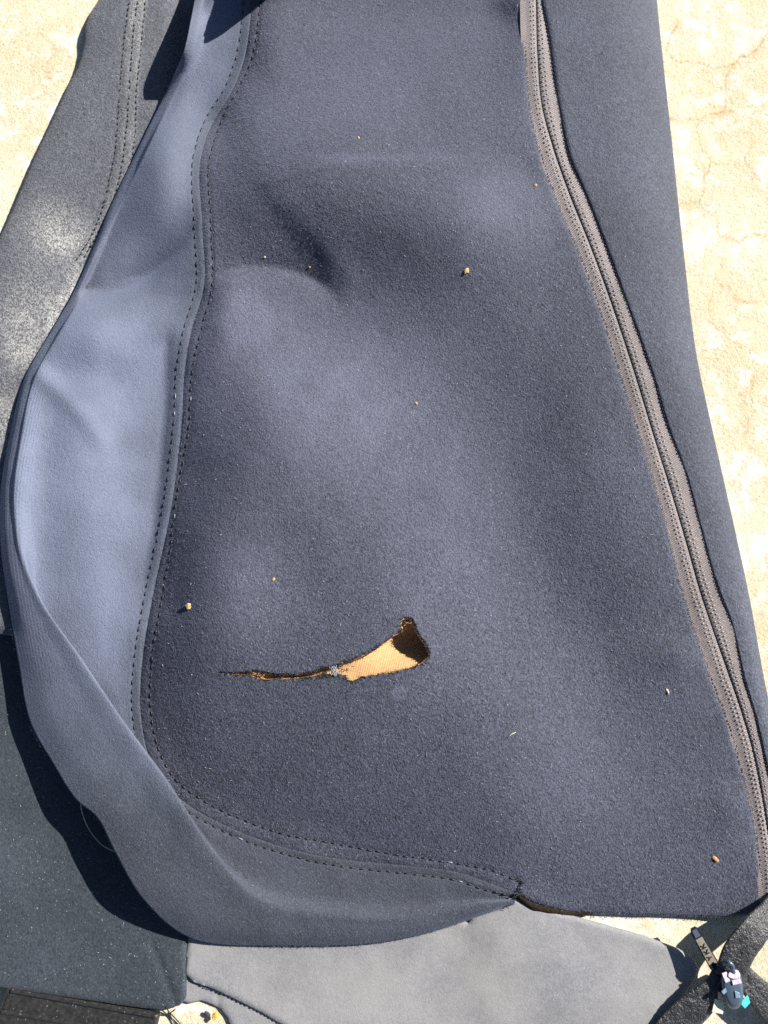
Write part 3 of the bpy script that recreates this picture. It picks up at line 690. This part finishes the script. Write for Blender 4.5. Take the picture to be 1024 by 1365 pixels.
# zip: two tapes, the dark line between them, and the rows of binding stitches
NZ = 420
def zline(pts, n=NZ):
    p = np.asarray(pts, float); t = np.r_[0, np.cumsum(np.hypot(*(np.diff(p, axis=0).T)))]; return spline(t, p, np.linspace(0, t[-1], n)), t[-1]
zl, Lz = zline(ZIP_L + [(1012,1222),(1000,1246)]); zc, _ = zline(ZIP_C + [(1027,1212),(1016,1240)]); zr, _ = zline(ZIP_R + [(1041,1212),(1031,1238)])
def match(line, ref):                                                # re-pair points across the zip by height in the picture
    k = np.gradient(ref, axis=0); out = []
    for p, t in zip(ref, k):
        s = ((line - p) @ t); j = np.argmin(np.abs(s) + .02 * np.linalg.norm(line - p, axis=1)); out.append(line[j])
    out = np.array(out); ker = np.ones(9) / 9
    for c_ in range(2):
        e_ = np.r_[[out[0, c_]] * 4, out[:, c_], [out[-1, c_]] * 4]; out[4:-4, c_] = np.convolve(e_, ker, 'valid')[4:-4]
    return out
zl2, zr2 = match(zl, zc), match(zr, zc)
zz = zcover(zc[:, 0], zc[:, 1])
tv = np.r_[0, np.cumsum(np.hypot(*(np.diff(zc, axis=0).T)))]
def tapehalf(side, other):
    us = np.linspace(0, 1, 15); rows = []
    for u in us:
        p = zc + (other + (other - zc) / np.linalg.norm(other - zc, axis=1)[:, None] * 5 - zc) * (.022 + .978 * u)
        h = zz - .75 + (fbm(p[:, 0], p[:, 1] + 40, 26, 2) - .37) * .5 + .28 * math.sin(math.pi * min(u / .6, 1)) - (.35 if u == 0 else 0) - .2 * u
        rows.append(W(p[:, 0], p[:, 1], h))
    V, F = strip_mesh(np.stack(rows, 1))
    if side < 0: F = F[:, ::-1]
    return mesh_obj('zip_tape', V, F, M['tape'], cover, {'u': np.tile(us * 9 * side, NZ), 'v': np.repeat(tv, len(us))})
tapehalf(1, zr2)['label'] = 'taupe woven zip tape on the outer side'
tapehalf(-1, zl2)['label'] = 'taupe woven zip tape next to the torn face'
rows = [W(zc[:, 0] + o, zc[:, 1], zz - 2.2) for o in (-5, 0, 5)]
V, F = strip_mesh(np.stack(rows, 1)); mesh_obj('zip_gap', V, F, M['gap'], cover)
bag = Bag()
for side, other in ((1, zr2), (-1, zl2)):
    for u0 in (.22, .43):
        s = 4.0
        while s < tv[-1] - 4:
            c0 = np.array([np.interp(s, tv, zc[:, k]) for k in range(2)]); o0 = np.array([np.interp(s, tv, other[:, k]) for k in range(2)]); z0 = np.interp(s, tv, zz) - .75 + .24
            if c0[1] > -60:
                j = rng.normal(0, .35, 2); w_ = .07
                a = c0 + (o0 - c0) * (u0 - w_) + j; b = c0 + (o0 - c0) * (u0 + w_) + j
                V2, F2 = tube(W([a[0], (a[0]+b[0])/2, b[0]], [a[1], (a[1]+b[1])/2, b[1]], [z0 - .12, z0 + .14, z0 - .12]), [.0003, .00050, .0003], 5); bag.add(V2, F2)
            s += 6.2 * rng.uniform(.97, 1.03)
bag.obj('zip_binding_stitches', M['dots'], cover, kind='stuff')
# overcast threads along the panel edge beside the tape
b1, b2 = stitches(np.c_[zl, zcover(zl[:, 0], zl[:, 1]) - .4] + np.array([1.8, 0, 0]), 5.2, .7, .00017, jitter=1.2); b1.obj('edge_stitches', M['thread'], cover, kind='stuff')
b1, b2 = stitches(np.c_[zr, zcover(zr[:, 0], zr[:, 1]) - .8] + np.array([-1.2, 0, 0]), 5.2, .7, .00018, jitter=.8); b1.obj('edge_stitches', M['thread'], cover, kind='stuff')

# outer side panel: from the zip over a rounded flank down to the concrete
rt, _ = zline(RIGHT); zr, _ = zline(ZIP_R); t01 = np.linspace(0, 1, NZ)
yr = zr[:, 1]; rt2 = np.stack([np.interp(yr, rt[:, 1], rt[:, 0]), yr], 1)
zz_r = zcover(zr[:, 0], zr[:, 1]); zed = np.maximum(zz_r * .45, 5)
rows = [W(zr[:, 0] - 1.0, zr[:, 1], zz_r - 2.6), W(zr[:, 0] - 1.2, zr[:, 1], zz_r - 1.3), W(zr[:, 0] - .4, zr[:, 1], zz_r - .65)]
for u in np.linspace(.03, 1, 40) ** .9:
    x = zr[:, 0] + (rt2[:, 0] - zr[:, 0]) * u
    h = zed + (zz_r - zed) * (1 - u ** 3.2) ** .55 - .25
    h = h + (fbm(x + 70, yr, 150, 2) - .37) * 2.2 * math.sin(math.pi * u)
    rows.append(W(x, yr, h))
base = rows[-1]
for o, fz in ((-.0004, .8), (-.0020, .5), (-.005, .25), (-.010, .02)):
    q = base.copy(); q[:, 0] += o; q[:, 2] *= fz; rows.append(q)
V, F = strip_mesh(np.stack(rows, 1)); mesh_obj('side_panel', V, F[:, ::-1], M['side'], cover)

# tail of the zip: one closed length curling off the corner, then two free tapes
def ribbon(path, halfw, name, mat, label=None, thick=2.2, dome=.8, flip=False, nu=13):
    p = curve(path, 2.5); n_ = len(p); T = np.gradient(p[:, :2], axis=0); T /= np.linalg.norm(T, axis=1)[:, None]
    N = np.stack([-T[:, 1], T[:, 0]], 1); hw = p[:, 3] if p.shape[1] > 3 else np.full(n_, halfw)
    rows = []
    for u in np.linspace(-1, 1, nu):
        wob_ = 1 + .05 * (vnoise(np.arange(n_) * 2.5, 3 + 0 * np.arange(n_), 9) - .5) * (abs(u) > .9)
        q = p[:, :2] + N * (hw * u * wob_)[:, None]; h = p[:, 2] + dome * math.sqrt(max(0, 1 - u * u)) - (.5 * math.exp(-(u / .12) ** 2)) + (fbm(q[:, 0], q[:, 1], 9, 2) - .37) * 1.0
        rows.append(W(q[:, 0], q[:, 1], h))
    for u in np.linspace(1, -1, nu):
        q = p[:, :2] + N * (hw * u * .97)[:, None]; rows.append(W(q[:, 0], q[:, 1], p[:, 2] - thick * math.sqrt(max(.05, 1 - .9 * u * u))))
    R3 = np.stack(rows, 1); V, F = R3.reshape(-1, 3), grid_faces(n_, R3.shape[1], True)
    F = [tuple(f) for f in F.tolist()]; F.append(tuple(range(R3.shape[1]))[::-1]); F.append(tuple(range((n_ - 1) * R3.shape[1], n_ * R3.shape[1])))
    o = mesh_obj(name, V, F, mat, cover)
    if label: o['label'] = label
    return o
ribbon([(1042,1160,7,8),(1040,1188,9.5,12),(1029,1213,12,17),(1007,1240,16,21),(984,1272,15,22),(973,1304,12.5,21)], 0, 'zip_tail', M['tail'], 'black knit end of the zip curling off the corner')
ribbon([(964,1288,11.5,12),(955,1312,11,15),(937,1334,10,20),(913,1356,8,24),(885,1392,6,26),(860,1440,4,26)], 0, 'loose_tape', M['tail'])
ribbon([(986,1292,11,12),(1001,1312,10,16),(1024,1336,8.5,20),(1056,1368,6.5,24),(1100,1410,4,26)], 0, 'loose_tape', M['tail'])

# slider with sun glints added as coloured chips, and its pull tab
from mathutils import Matrix, Vector
def rotbox(cx, cy, z, half_w, half_l, h, ang, outline, bev=.25):
    """prism with bevelled top from an outline in unit coordinates, axis ang (degrees, picture), size in px / mm"""
    o = np.asarray(outline, float); ca, sa = math.cos(R_(ang)), math.sin(R_(ang))
    def ring(s, zz_): 
        q = o * s; x = q[:, 0] * half_w; y = q[:, 1] * half_l
        return W(cx + x * ca - y * sa, cy + x * sa + y * ca, zz_)
    rings = [ring(1, z), ring(1, z + h * .7), ring(1 - bev * .5, z + h * .93), ring(1 - bev, z + h)]
    V = np.concatenate(rings); m = len(o); F = []
    for r in range(3):
        for k in range(m): F.append((r*m+k, r*m+(k+1)%m, (r+1)*m+(k+1)%m, (r+1)*m+k))
    F.append(tuple(range(3*m, 4*m))); F.append(tuple(range(m))[::-1])
    return V, [f[::-1] for f in F]
an = np.linspace(0, 2*np.pi, 28, endpoint=False)
egg = np.stack([np.sign(np.cos(an)) * np.abs(np.cos(an)) ** .75 * (1 - .18 * np.sin(an)), np.sign(np.sin(an)) * np.abs(np.sin(an)) ** .8], 1)
V, F = rotbox(977, 1319, 10.5, 14, 27, 5.5, -8, egg, .35)
slider = mesh_obj('slider', V, F, M['slider'], cover); slider['label'] = 'dark glossy zip slider with sun glints added as coloured chips'
bag = Bag(); V, F = tube(W([964, 966, 971, 976, 978], [1290, 1284, 1282, 1287, 1298], [13, 16, 18, 18, 15.5]), .0011, 8); bag.add(V, F); bag.obj('pull_loop', M['slider'], slider)
sq = np.array([(-1,-1),(.9,-1.05),(1.05,.95),(-.9,1)])
blob = np.stack([np.cos(an) * (1 + .12 * np.sin(3*an)), np.sin(an) * (1 + .1 * np.cos(2*an))], 1)[::2]
kite = np.array([(-.2,-1),(1,-.1),(.5,1),(-1,.6)])
for (cx, cy, z, hw, hl, ang, ol, m_) in [(979,1299,16.3,8,7,5,blob,'glint_pale'),(968,1303,15.8,3.5,7,-20,sq,'glint_pale'),(982,1309,16.2,6,3.5,-12,sq,'glint_pale'),(966,1321,15.6,3.4,5,30,kite,'glint_blue'),(983,1326,16.0,4.0,6,-25,kite,'glint_blue'),(994,1335,12.2,6.5,9,25,kite,'glint_cyan'),(958,1342,11.5,7.5,9,15,sq,'glint_cream'),(960,1327,12.6,3.8,6,-20,kite,'glint_orange')]:
    V, F = rotbox(cx, cy, z, hw, hl, .5, ang, ol, .1); mesh_obj('glint_chip', V, F, M[m_], slider, smooth=False)
# pull tab: from the slider up and to the left
p0, p1 = np.array([954.5, 1291.]), np.array([924., 1237.])
ax = p1 - p0; Lp = np.linalg.norm(ax); ax /= Lp; nx = np.array([-ax[1], ax[0]])
def tabz(s): return 11.5 + 2.0 * (1 - s / Lp)
def tab_poly(pts, z0, z1, name, mat, parent):
    pts = np.asarray(pts, float) * [1, .84]; q = p0 + pts[:, :1] * ax + pts[:, 1:] * nx; m = len(q); zz_ = tabz(pts[:, 0])
    V = np.r_[W(q[:, 0], q[:, 1], zz_ + z0), W(q[:, 0], q[:, 1], zz_ + z1)]
    F = [tuple(range(m, 2*m)), tuple(range(m))[::-1]] + [(k, (k+1) % m, (k+1) % m + m, k + m) for k in range(m)]
    return mesh_obj(name, V, F, mat, parent, smooth=False)
tab_poly([(-2,-7),(3,-8.5),(58,-7),(63,-4),(63,4),(58,7),(3,8.5),(-2,7)], -.9, .0, 'pull_tab', M['enamel'], slider)
pf = [(1,-6.8),(46,-5.6),(46,5.6),(1,6.8)]
tab_poly(pf, .02, .35, 'pull_face', M['pull'], slider)
hole_p = [(4 + 5.5*math.cos(t) , 3.8*math.sin(t)) for t in np.linspace(0, 2*np.pi, 16, endpoint=False)]
tab_poly(hole_p, .36, .45, 'pull_hole', M['gap'], slider)
tab_poly([(48,-4.5),(59,-4),(59,4),(48,4.5)], .02, .5, 'pull_crimp', M['slider'], slider)
# raised lettering on the pull
def letter(strokes, s0, size, wd, nm):
    for (x0, y0, x1, y1) in strokes:
        a = np.array([s0 + x0 * size, -(y0 - .5) * size * 1.15]); b = np.array([s0 + x1 * size, -(y1 - .5) * size * 1.15])
        t = (b - a) / np.linalg.norm(b - a); m = np.array([-t[1], t[0]]) * wd
        tb = tab_poly([a - m, b - m, b + m, a + m], .36, .6, nm, M['enamel'], slider)
letter([(0,1,.4,.5),(.8,1,.4,.5),(.4,.5,.4,0)], 13.5, 6.5, .75, 'lettering')
for s0 in (22.5, 31.0): letter([(0,0,0,1),(.02,.45,.75,1),(.25,.6,.8,0)], s0, 6.5, .75, 'lettering')

# ------------------------------------------------------------------ the dusty sleeve at the upper left
LEG_L = [(215,-330),(170,-150),(132,0),(120,18),(112,37),(109,66),(103,88),(88,119),(66,167),(44,213),(29,248),(9,295),(-12,340),(-40,410),(-80,520),(-100,640),(-90,760),(-60,840)]
LEG_R = [(60,850),(120,800),(150,700),(190,560),(230,420),(262,300),(290,180),(305,60),(312,-60),(330,-200),(350,-330)]
legp = np.r_[curve(LEG_L, 5), curve(LEG_R, 8)]
LEGLINE = curve(LEG_L, 5); GOUT = np.r_[SEAM_C[::8], RW[::-8, 2:4]]
TAPE = curve([(196,-150),(184,0),(178,50),(174,105),(169,171),(163,220),(152,262),(134,303),(112,345),(80,400)], 4)
def zleg(x, y):
    P = np.stack([np.ravel(x), np.ravel(y)], 1); d = seg_dist(P, LEGLINE, False, 160)[0]; dt = seg_dist(P, TAPE)[0]
    u = np.clip(d / 62, 0, 1); z = 3.2 + 5.2 * np.sqrt(1 - (1 - u) ** 2.2)
    z = z + .55 * (1 - sstep(9, 13, dt)) - 1.2 * sstep(70, 150, d) - .25 * gauss(dt, 2) - .5 * gauss(dt - 12, 2.5)
    z += (fbm(P[:, 0], P[:, 1] + 700, 90, 3) - .45) * 1.6
    z -= 4.5 * sstep(215, 250, P[:, 0]) * (P[:, 1] < 200)
    under = inside(P, GOUT) & (seg_dist(P, GOUT, True, 30)[0] > 7); z = np.where(under, np.minimum(z, 2.6), z)
    return np.maximum(z, 2.5).reshape(np.shape(x))
def wear_leg(x, y):
    b = lambda cx, cy, rx, ry: np.exp(-(((x - cx) / rx) ** 2 + ((y - cy) / ry) ** 2))
    q = .8 * b(62, 305, 40, 38) + .7 * b(95, 320, 30, 25) + .75 * b(40, 420, 45, 50) + 1.2 * b(78, 428, 16, 26) + .8 * b(100, 385, 14, 30) + .8 * b(5, 560, 22, 40) + .7 * b(30, 470, 25, 25)
    P = np.stack([x, y], 1); dt = seg_dist(P, TAPE)[0]
    q = .95 * q + .30 * (1 - sstep(8, 13, dt)) * sstep(140, 20, y) * (y < 140) + .16 * (1 - sstep(8, 14, dt))
    return np.clip(q * (.5 + fbm(x, y, 24, 3)), 0, 1)
leg = thing('fabric_sleeve', 'dusty charcoal fabric sleeve with three stitch rows, under the cover at upper left', 'fabric sleeve', W(60, 300, 0))
sheet('sleeve_panel', legp, zleg, M['leg'], leg, xs=np.arange(-106, 360, 4.0), ys=np.r_[np.arange(-336, -60, 9), np.arange(-60, 640, 3.4), np.arange(640, 860, 9)], thick=5.5, edge=4, attrs={'wear_and_light': wear_leg}, bulge=.3)
rowsL = [[(183,-120),(173,0),(167,44),(160,123),(158,154),(154,202),(147,237),(136,281),(120,318),(98,352)], [(194,-120),(184,0),(179,35),(174,105),(169,171),(163,220),(154,259),(130,311),(108,350)], [(204,-120),(194,0),(187,77),(182,123),(181,163),(176,211),(167,240),(148,283),(134,305),(118,335)]]
for rw in rowsL:
    p = curve(rw, 3); b1, b2 = stitches(np.c_[p, zleg(p[:, 0], p[:, 1]) + .3], 7.6, .66, .00034, glint=.02); b1.obj('stitch_row', M['thread'], leg, kind='stuff')

# ------------------------------------------------------------------ slate flap at the lower left
FL = [(-120,806),(-30,810),(60,812),(150,850),(240,950),(300,1080),(290,1180),(249,1242),(247,1290),(247,1330),(240,1340),(215,1346),(170,1341),(130,1335),(60,1325),(0,1316),(-60,1307),(-120,1298)]
def zflap(x, y): return 4.0 + (fbm(x, y, 110, 3) - .45) * 1.6 + 2.0 * gauss(np.hypot(x + 5, y - 1165), 55) - .7 * gauss(np.abs((x - 215) * .9 - (y - 1290) * .35), 5) * (y > 1255) * (x > 190)
fl, _ = sheet('slate_flap', np.r_[[(-120,806)], curve(FL[0:7], 5)[1:], FL[7:]], zflap, M['flap'], step=4.0, thick=2.6, edge=4)
tag(fl, 'slate dark fabric flap lying flat below the rolled edge at lower left', 'fabric flap')

# ------------------------------------------------------------------ pale grey lining flap under the hem
grey = thing('grey_flap', 'pale grey fabric flap sticking out below the hem of the cover', 'fabric flap', W(560, 1310, 0))
GU = [(262,1190),(252,1236),(250,1262),(247,1298),(258,1309),(282,1317),(310,1330),(342,1346),(375,1365),(420,1398),(460,1440),(860,1440),(880,1395),(892,1358),(908,1332),(926,1306),(931,1290),(924,1278),(905,1266),(860,1249),(800,1232),(745,1217),(690,1199),(668,1196),(640,1206),(630,1221),(624,1233),(616,1226),(604,1215),(580,1200),(500,1185),(380,1180)]
def zgrey(x, y): return 3.4 + (fbm(x, y, 130, 3) - .45) * 2.0 + (fbm(x + 50, y, 34, 2) - .37) * .5 + .9 * sstep(600, 680, x)
def weargrey(x, y): return np.clip(1.4 * fbm(x, y, 90, 4) - .35, 0, 1)
sheet('upper_layer', GU, zgrey, M['grey'], grey, step=4.0, thick=2.0, edge=3, attrs={'wear_and_light': weargrey})
GL = [(255,1200),(249,1236),(246,1300),(239,1322),(243,1334),(252,1337),(268,1333),(282,1338),(294,1344),(304,1356),(315,1385),(330,1430),(520,1430),(500,1250),(420,1200)]
sheet('under_layer', GL, lambda x, y: 1.5 + (fbm(x, y, 60, 3) - .45) * .9 - .5 * gauss(x - 291 - (y - 1340) * .05, 3) * (y > 1318), M['grey'], grey, step=4.0, thick=1.3, edge=3, attrs={'wear_and_light': weargrey})
p = curve([(250,1303),(268,1314),(296,1325),(328,1341),(360,1358),(395,1382)], 3); b1, _ = stitches(np.c_[p, zgrey(p[:, 0], p[:, 1]) - 1.4], 6, .8, .00016); b1.obj('edge_stitches', M['thread'], grey, kind='stuff')

# ------------------------------------------------------------------ black strap at the bottom left corner
strap = thing('black_strap', 'flat black strap with a raised rim in the bottom left corner', 'strap', W(100, 1350, 0))
ST = [(9,1316),(212,1352),(206,1378),(195,1420),(-20,1385),(2,1340)]
sheet('strap_body', ST, lambda x, y: 3.6 + 0 * x, M['strap'], strap, step=3.0, thick=3.0, edge=3)
def bar(p, q, wd, z, h, nm):
    p = np.array(p, float); q = np.array(q, float); t = (q - p) / np.linalg.norm(q - p); n_ = np.array([-t[1], t[0]])
    sec = [(-1, 0), (-1, .6), (-.6, 1), (.6, 1), (1, .6), (1, 0)]; ends = []
    for c_ in (p, q): ends.append(np.array([W(c_[0] + n_[0]*wd*a, c_[1] + n_[1]*wd*a, z + h*b) for a, b in sec]))
    V = np.concatenate(ends); F = [(k, (k+1) % 6, (k+1) % 6 + 6, k + 6) for k in range(6)] + [tuple(range(6))[::-1], tuple(range(6, 12))]
    return mesh_obj(nm, V, F, M['strap'], strap, smooth=False)
bar((14,1321), (206,1355), 3.0, 3.3, 1.1, 'rim'); bar((14,1325), (6,1345), 2.0, 3.3, .9, 'rim'); bar((1,1349), (196,1382), 2.5, 3.3, .8, 'rim')

# ------------------------------------------------------------------ crumbs, straw, leaf bit, hair, lint
def crumb(name, x, y, z, size, mat, label, cat, elong=1.0, ang=0.0, group=None):
    n_u, n_v = 8, 6; V = [];
    for i in range(n_v):
        th = math.pi * (i + .5) / n_v
        for k in range(n_u):
            ph = 2 * math.pi * k / n_u; r = 1 + rng.uniform(-.42, .42)
            V.append((r * math.sin(th) * math.cos(ph), r * math.sin(th) * math.sin(ph), .45 * math.cos(th)))
    V = np.array(V); F = [(i*n_u+k, (i+1)*n_u+k, (i+1)*n_u+(k+1) % n_u, i*n_u+(k+1) % n_u) for i in range(n_v-1) for k in range(n_u)] + [tuple(range(n_u)), tuple(range((n_v-1)*n_u, n_v*n_u))[::-1]]
    s = size * .38 * .00041; V = V * [s * elong, s / elong ** .5, s]; ca, sa = math.cos(ang), math.sin(ang)
    V[:, :2] = V[:, :2] @ np.array([[ca, sa], [-sa, ca]])
    c_ = W(x, y, z); V[:, 2] -= V[:, 2].min()
    o = mesh_obj(name, V, F, mat, smooth=False); o.location = c_
    return tag(o, label, cat, group)
zf = lambda x, y: float(zcover(x, y))
crumb('crumb', 622, 362, zf(622,362) - .1, 9, M['crumb'], 'largest tan crumb on the upper face, right of the curved crease', 'crumb', 1.2, 1)
crumb('crumb', 252, 808, zf(252,808) - .1, 9, M['crumb'], 'tan crumb beside the stitched seam, left above the tear', 'crumb', 1.1, .5)
crumb('crumb', 714, 247, zf(714,247) - .1, 5.5, M['crumb_orange'], 'tiny amber crumb close to the upper zip tape', 'crumb', 1.1)
crumb('crumb', 890, 922, zf(890,922) - .1, 5.5, M['crumb_pale'], 'pale oblong crumb near the lower zip', 'crumb', 1.5, -1.2)
crumb('crumb', 954, 1145, zf(954,1145) - .1, 7, M['crumb_orange'], 'orange seed-like grain in the lower right of the face', 'crumb', 1.5, -.6)
crumb('crumb', 555, 538, zf(555,538) - .1, 5, M['crumb'], 'small tan crumb in the middle of the face', 'crumb')
crumb('crumb', 478, 184, zf(478,184) - .1, 4.5, M['crumb'], 'small tan crumb just above the faint horizontal crease', 'crumb')
crumb('crumb', 353, 343, zf(353,343) - .1, 4, M['crumb_pale'], 'tiny pale crumb on the curved crease', 'crumb')
crumb('crumb', 413, 356, zf(413,356) - .1, 4, M['crumb'], 'tiny tan crumb at the right end of the curved crease', 'crumb')
crumb('crumb', 365, 772, zf(365,772) - .1, 4.5, M['crumb'], 'tiny tan crumb above the slit of the tear', 'crumb', 1.4, 1)
crumb('crumb', 268, 1237, 7.0, 4.5, M['crumb_pale'], 'small pale crumb on the rolled lower edge of the side strip', 'crumb')
crumb('leaf_fragment', 288, 1353, 2.2, 9, M['leafbit'], 'ochre leaf fragment on the concrete gap at the bottom', 'leaf fragment', 1.2, 1)
crumb('bark_bit', 277, 1351, .6, 7, M['bark'], 'dark bark bit beside the ochre leaf fragment', 'bark bit', 1.5, -.5)
V, F = tube(W([677, 682, 688], [983, 979, 976], [zf(677,983)+.3, zf(682,979)+.5, zf(688,976)+.4]), [.00018, .0002, .00012], 5); b = Bag(); b.add(V, F)
tag(b.obj('straw', M['crumb_pale']), 'short pale straw lying on the face below right of the tear', 'straw')
hp = curve([(107,1066,16),(109,1080,14),(115,1098,12),(126,1116,10),(140,1129,9),(155,1136,10)], 3); V, F = tube(W(hp[:, 0], hp[:, 1], hp[:, 2]), .00022, 5); b = Bag(); b.add(V, F)
tag(b.obj('hair_strand', M['hair']), 'thin light hair strand arching under the rolled edge at left', 'hair')
b = Bag()
for pts in ([(222,1342,4),(226,1352,1),(232,1363,.6),(238,1380,.5)], [(216,1347,3),(224,1352,1),(229,1349,1),(233,1346,2)], [(226,1350,.8),(236,1360,.7),(243,1368,.5)]):
    hp = curve(pts, 2); V, F = tube(W(hp[:, 0], hp[:, 1], hp[:, 2]), .0003, 5); b.add(V, F)
tag(b.obj('loose_thread', M['thread']), 'loose black thread end on the concrete at the bottom left', 'thread')

bag = Bag()
def sprinkle(num, poly, zf_, lmin, lmax, rad):
    poly = np.asarray(poly, float); lo, hi = poly[:, :2].min(0), poly[:, :2].max(0)
    P = rng.uniform(lo, hi, (num * 3, 2)); P = P[inside(P, poly)]
    P = P[(P[:, 1] > -20) & (P[:, 1] < 1380) & (P[:, 0] > -20) & (P[:, 0] < 1044)][:num]
    P = P[~inside(P, HOLE)]; z = zf_(P[:, 0], P[:, 1])
    for (x, y), z0 in zip(P, z):
        a = rng.uniform(0, 2*np.pi); L = rng.uniform(lmin, lmax) * (1 if rng.random() < .92 else 2); k = rng.normal(0, L * .2, 2)
        xs_ = np.array([x, x + L*.5*np.cos(a) + k[0], x + L*np.cos(a)]); ys_ = np.array([y, y + L*.5*np.sin(a) + k[1], y + L*np.sin(a)])
        V, F = tube(W(xs_, ys_, [z0 + .05, z0 + .35, z0 + .15]), [rad*.6, rad, rad*.5], 3); bag.add(V, F)
sprinkle(1100, fp, zcover, 1, 3.2, .00010)
sprinkle(220, FL, zflap, 1, 3.5, .00010); sprinkle(160, legp, zleg, 1, 3.5, .00010)
li = bag.obj('lint', M['lint'], kind='stuff'); li['label'] = 'pale lint fibres scattered over the dark fabric'

# nap: short blades of pile lying down and to the left
M['nap'] = plain('navy_pile', (.062, .067, .098), .8, .35, 600)
def nap(num, P, z, name, parent, lmin=2.0, lmax=4.5, ang=2.5, spread=.9, lift=.55, width=.00011):
    k = rng.integers(0, len(P), num); p = P[k] + rng.uniform(-1.6, 1.6, (num, 2)); z0 = z[k]
    a = ang + rng.normal(0, spread, num); L = rng.uniform(lmin, lmax, num)
    q = p + L[:, None] * np.stack([np.cos(a), np.sin(a)], 1)
    A = W(p[:, 0], p[:, 1], z0 - .15); T = W(q[:, 0], q[:, 1], z0 + rng.uniform(.05, lift, num))
    sd = np.stack([-np.sin(a), -np.cos(a), 0 * a], 1) * width
    V = np.stack([A - sd, A + sd, T], 1).reshape(-1, 3); F = np.arange(num * 3).reshape(-1, 3)
    return mesh_obj(name, V, F, M['nap'], parent, smooth=False, kind='stuff')
pp = rng.uniform([180, -10], [1020, 1218], (60000, 2)); pp = pp[inside(pp, fp)]; pp = pp[~inside(pp, HOLE)]
nap(42000, pp, zfront(pp[:, 0], pp[:, 1]), 'nap', cover, lift=.22)
ee = RW[(RW[:, 3] > 640)]; e2 = ee[:, 2:4]
nap(1500, e2, ee[:, 4] - 1.0, 'edge_fuzz', cover, 2, 4.5, 2.6, .8, .3, .00007)
hh = curve(HEM, 2); nap(500, hh, zcover(hh[:, 0], hh[:, 1]) - 1.2, 'edge_fuzz', cover, 2, 4.5, 1.6, .7, .3, .00007)
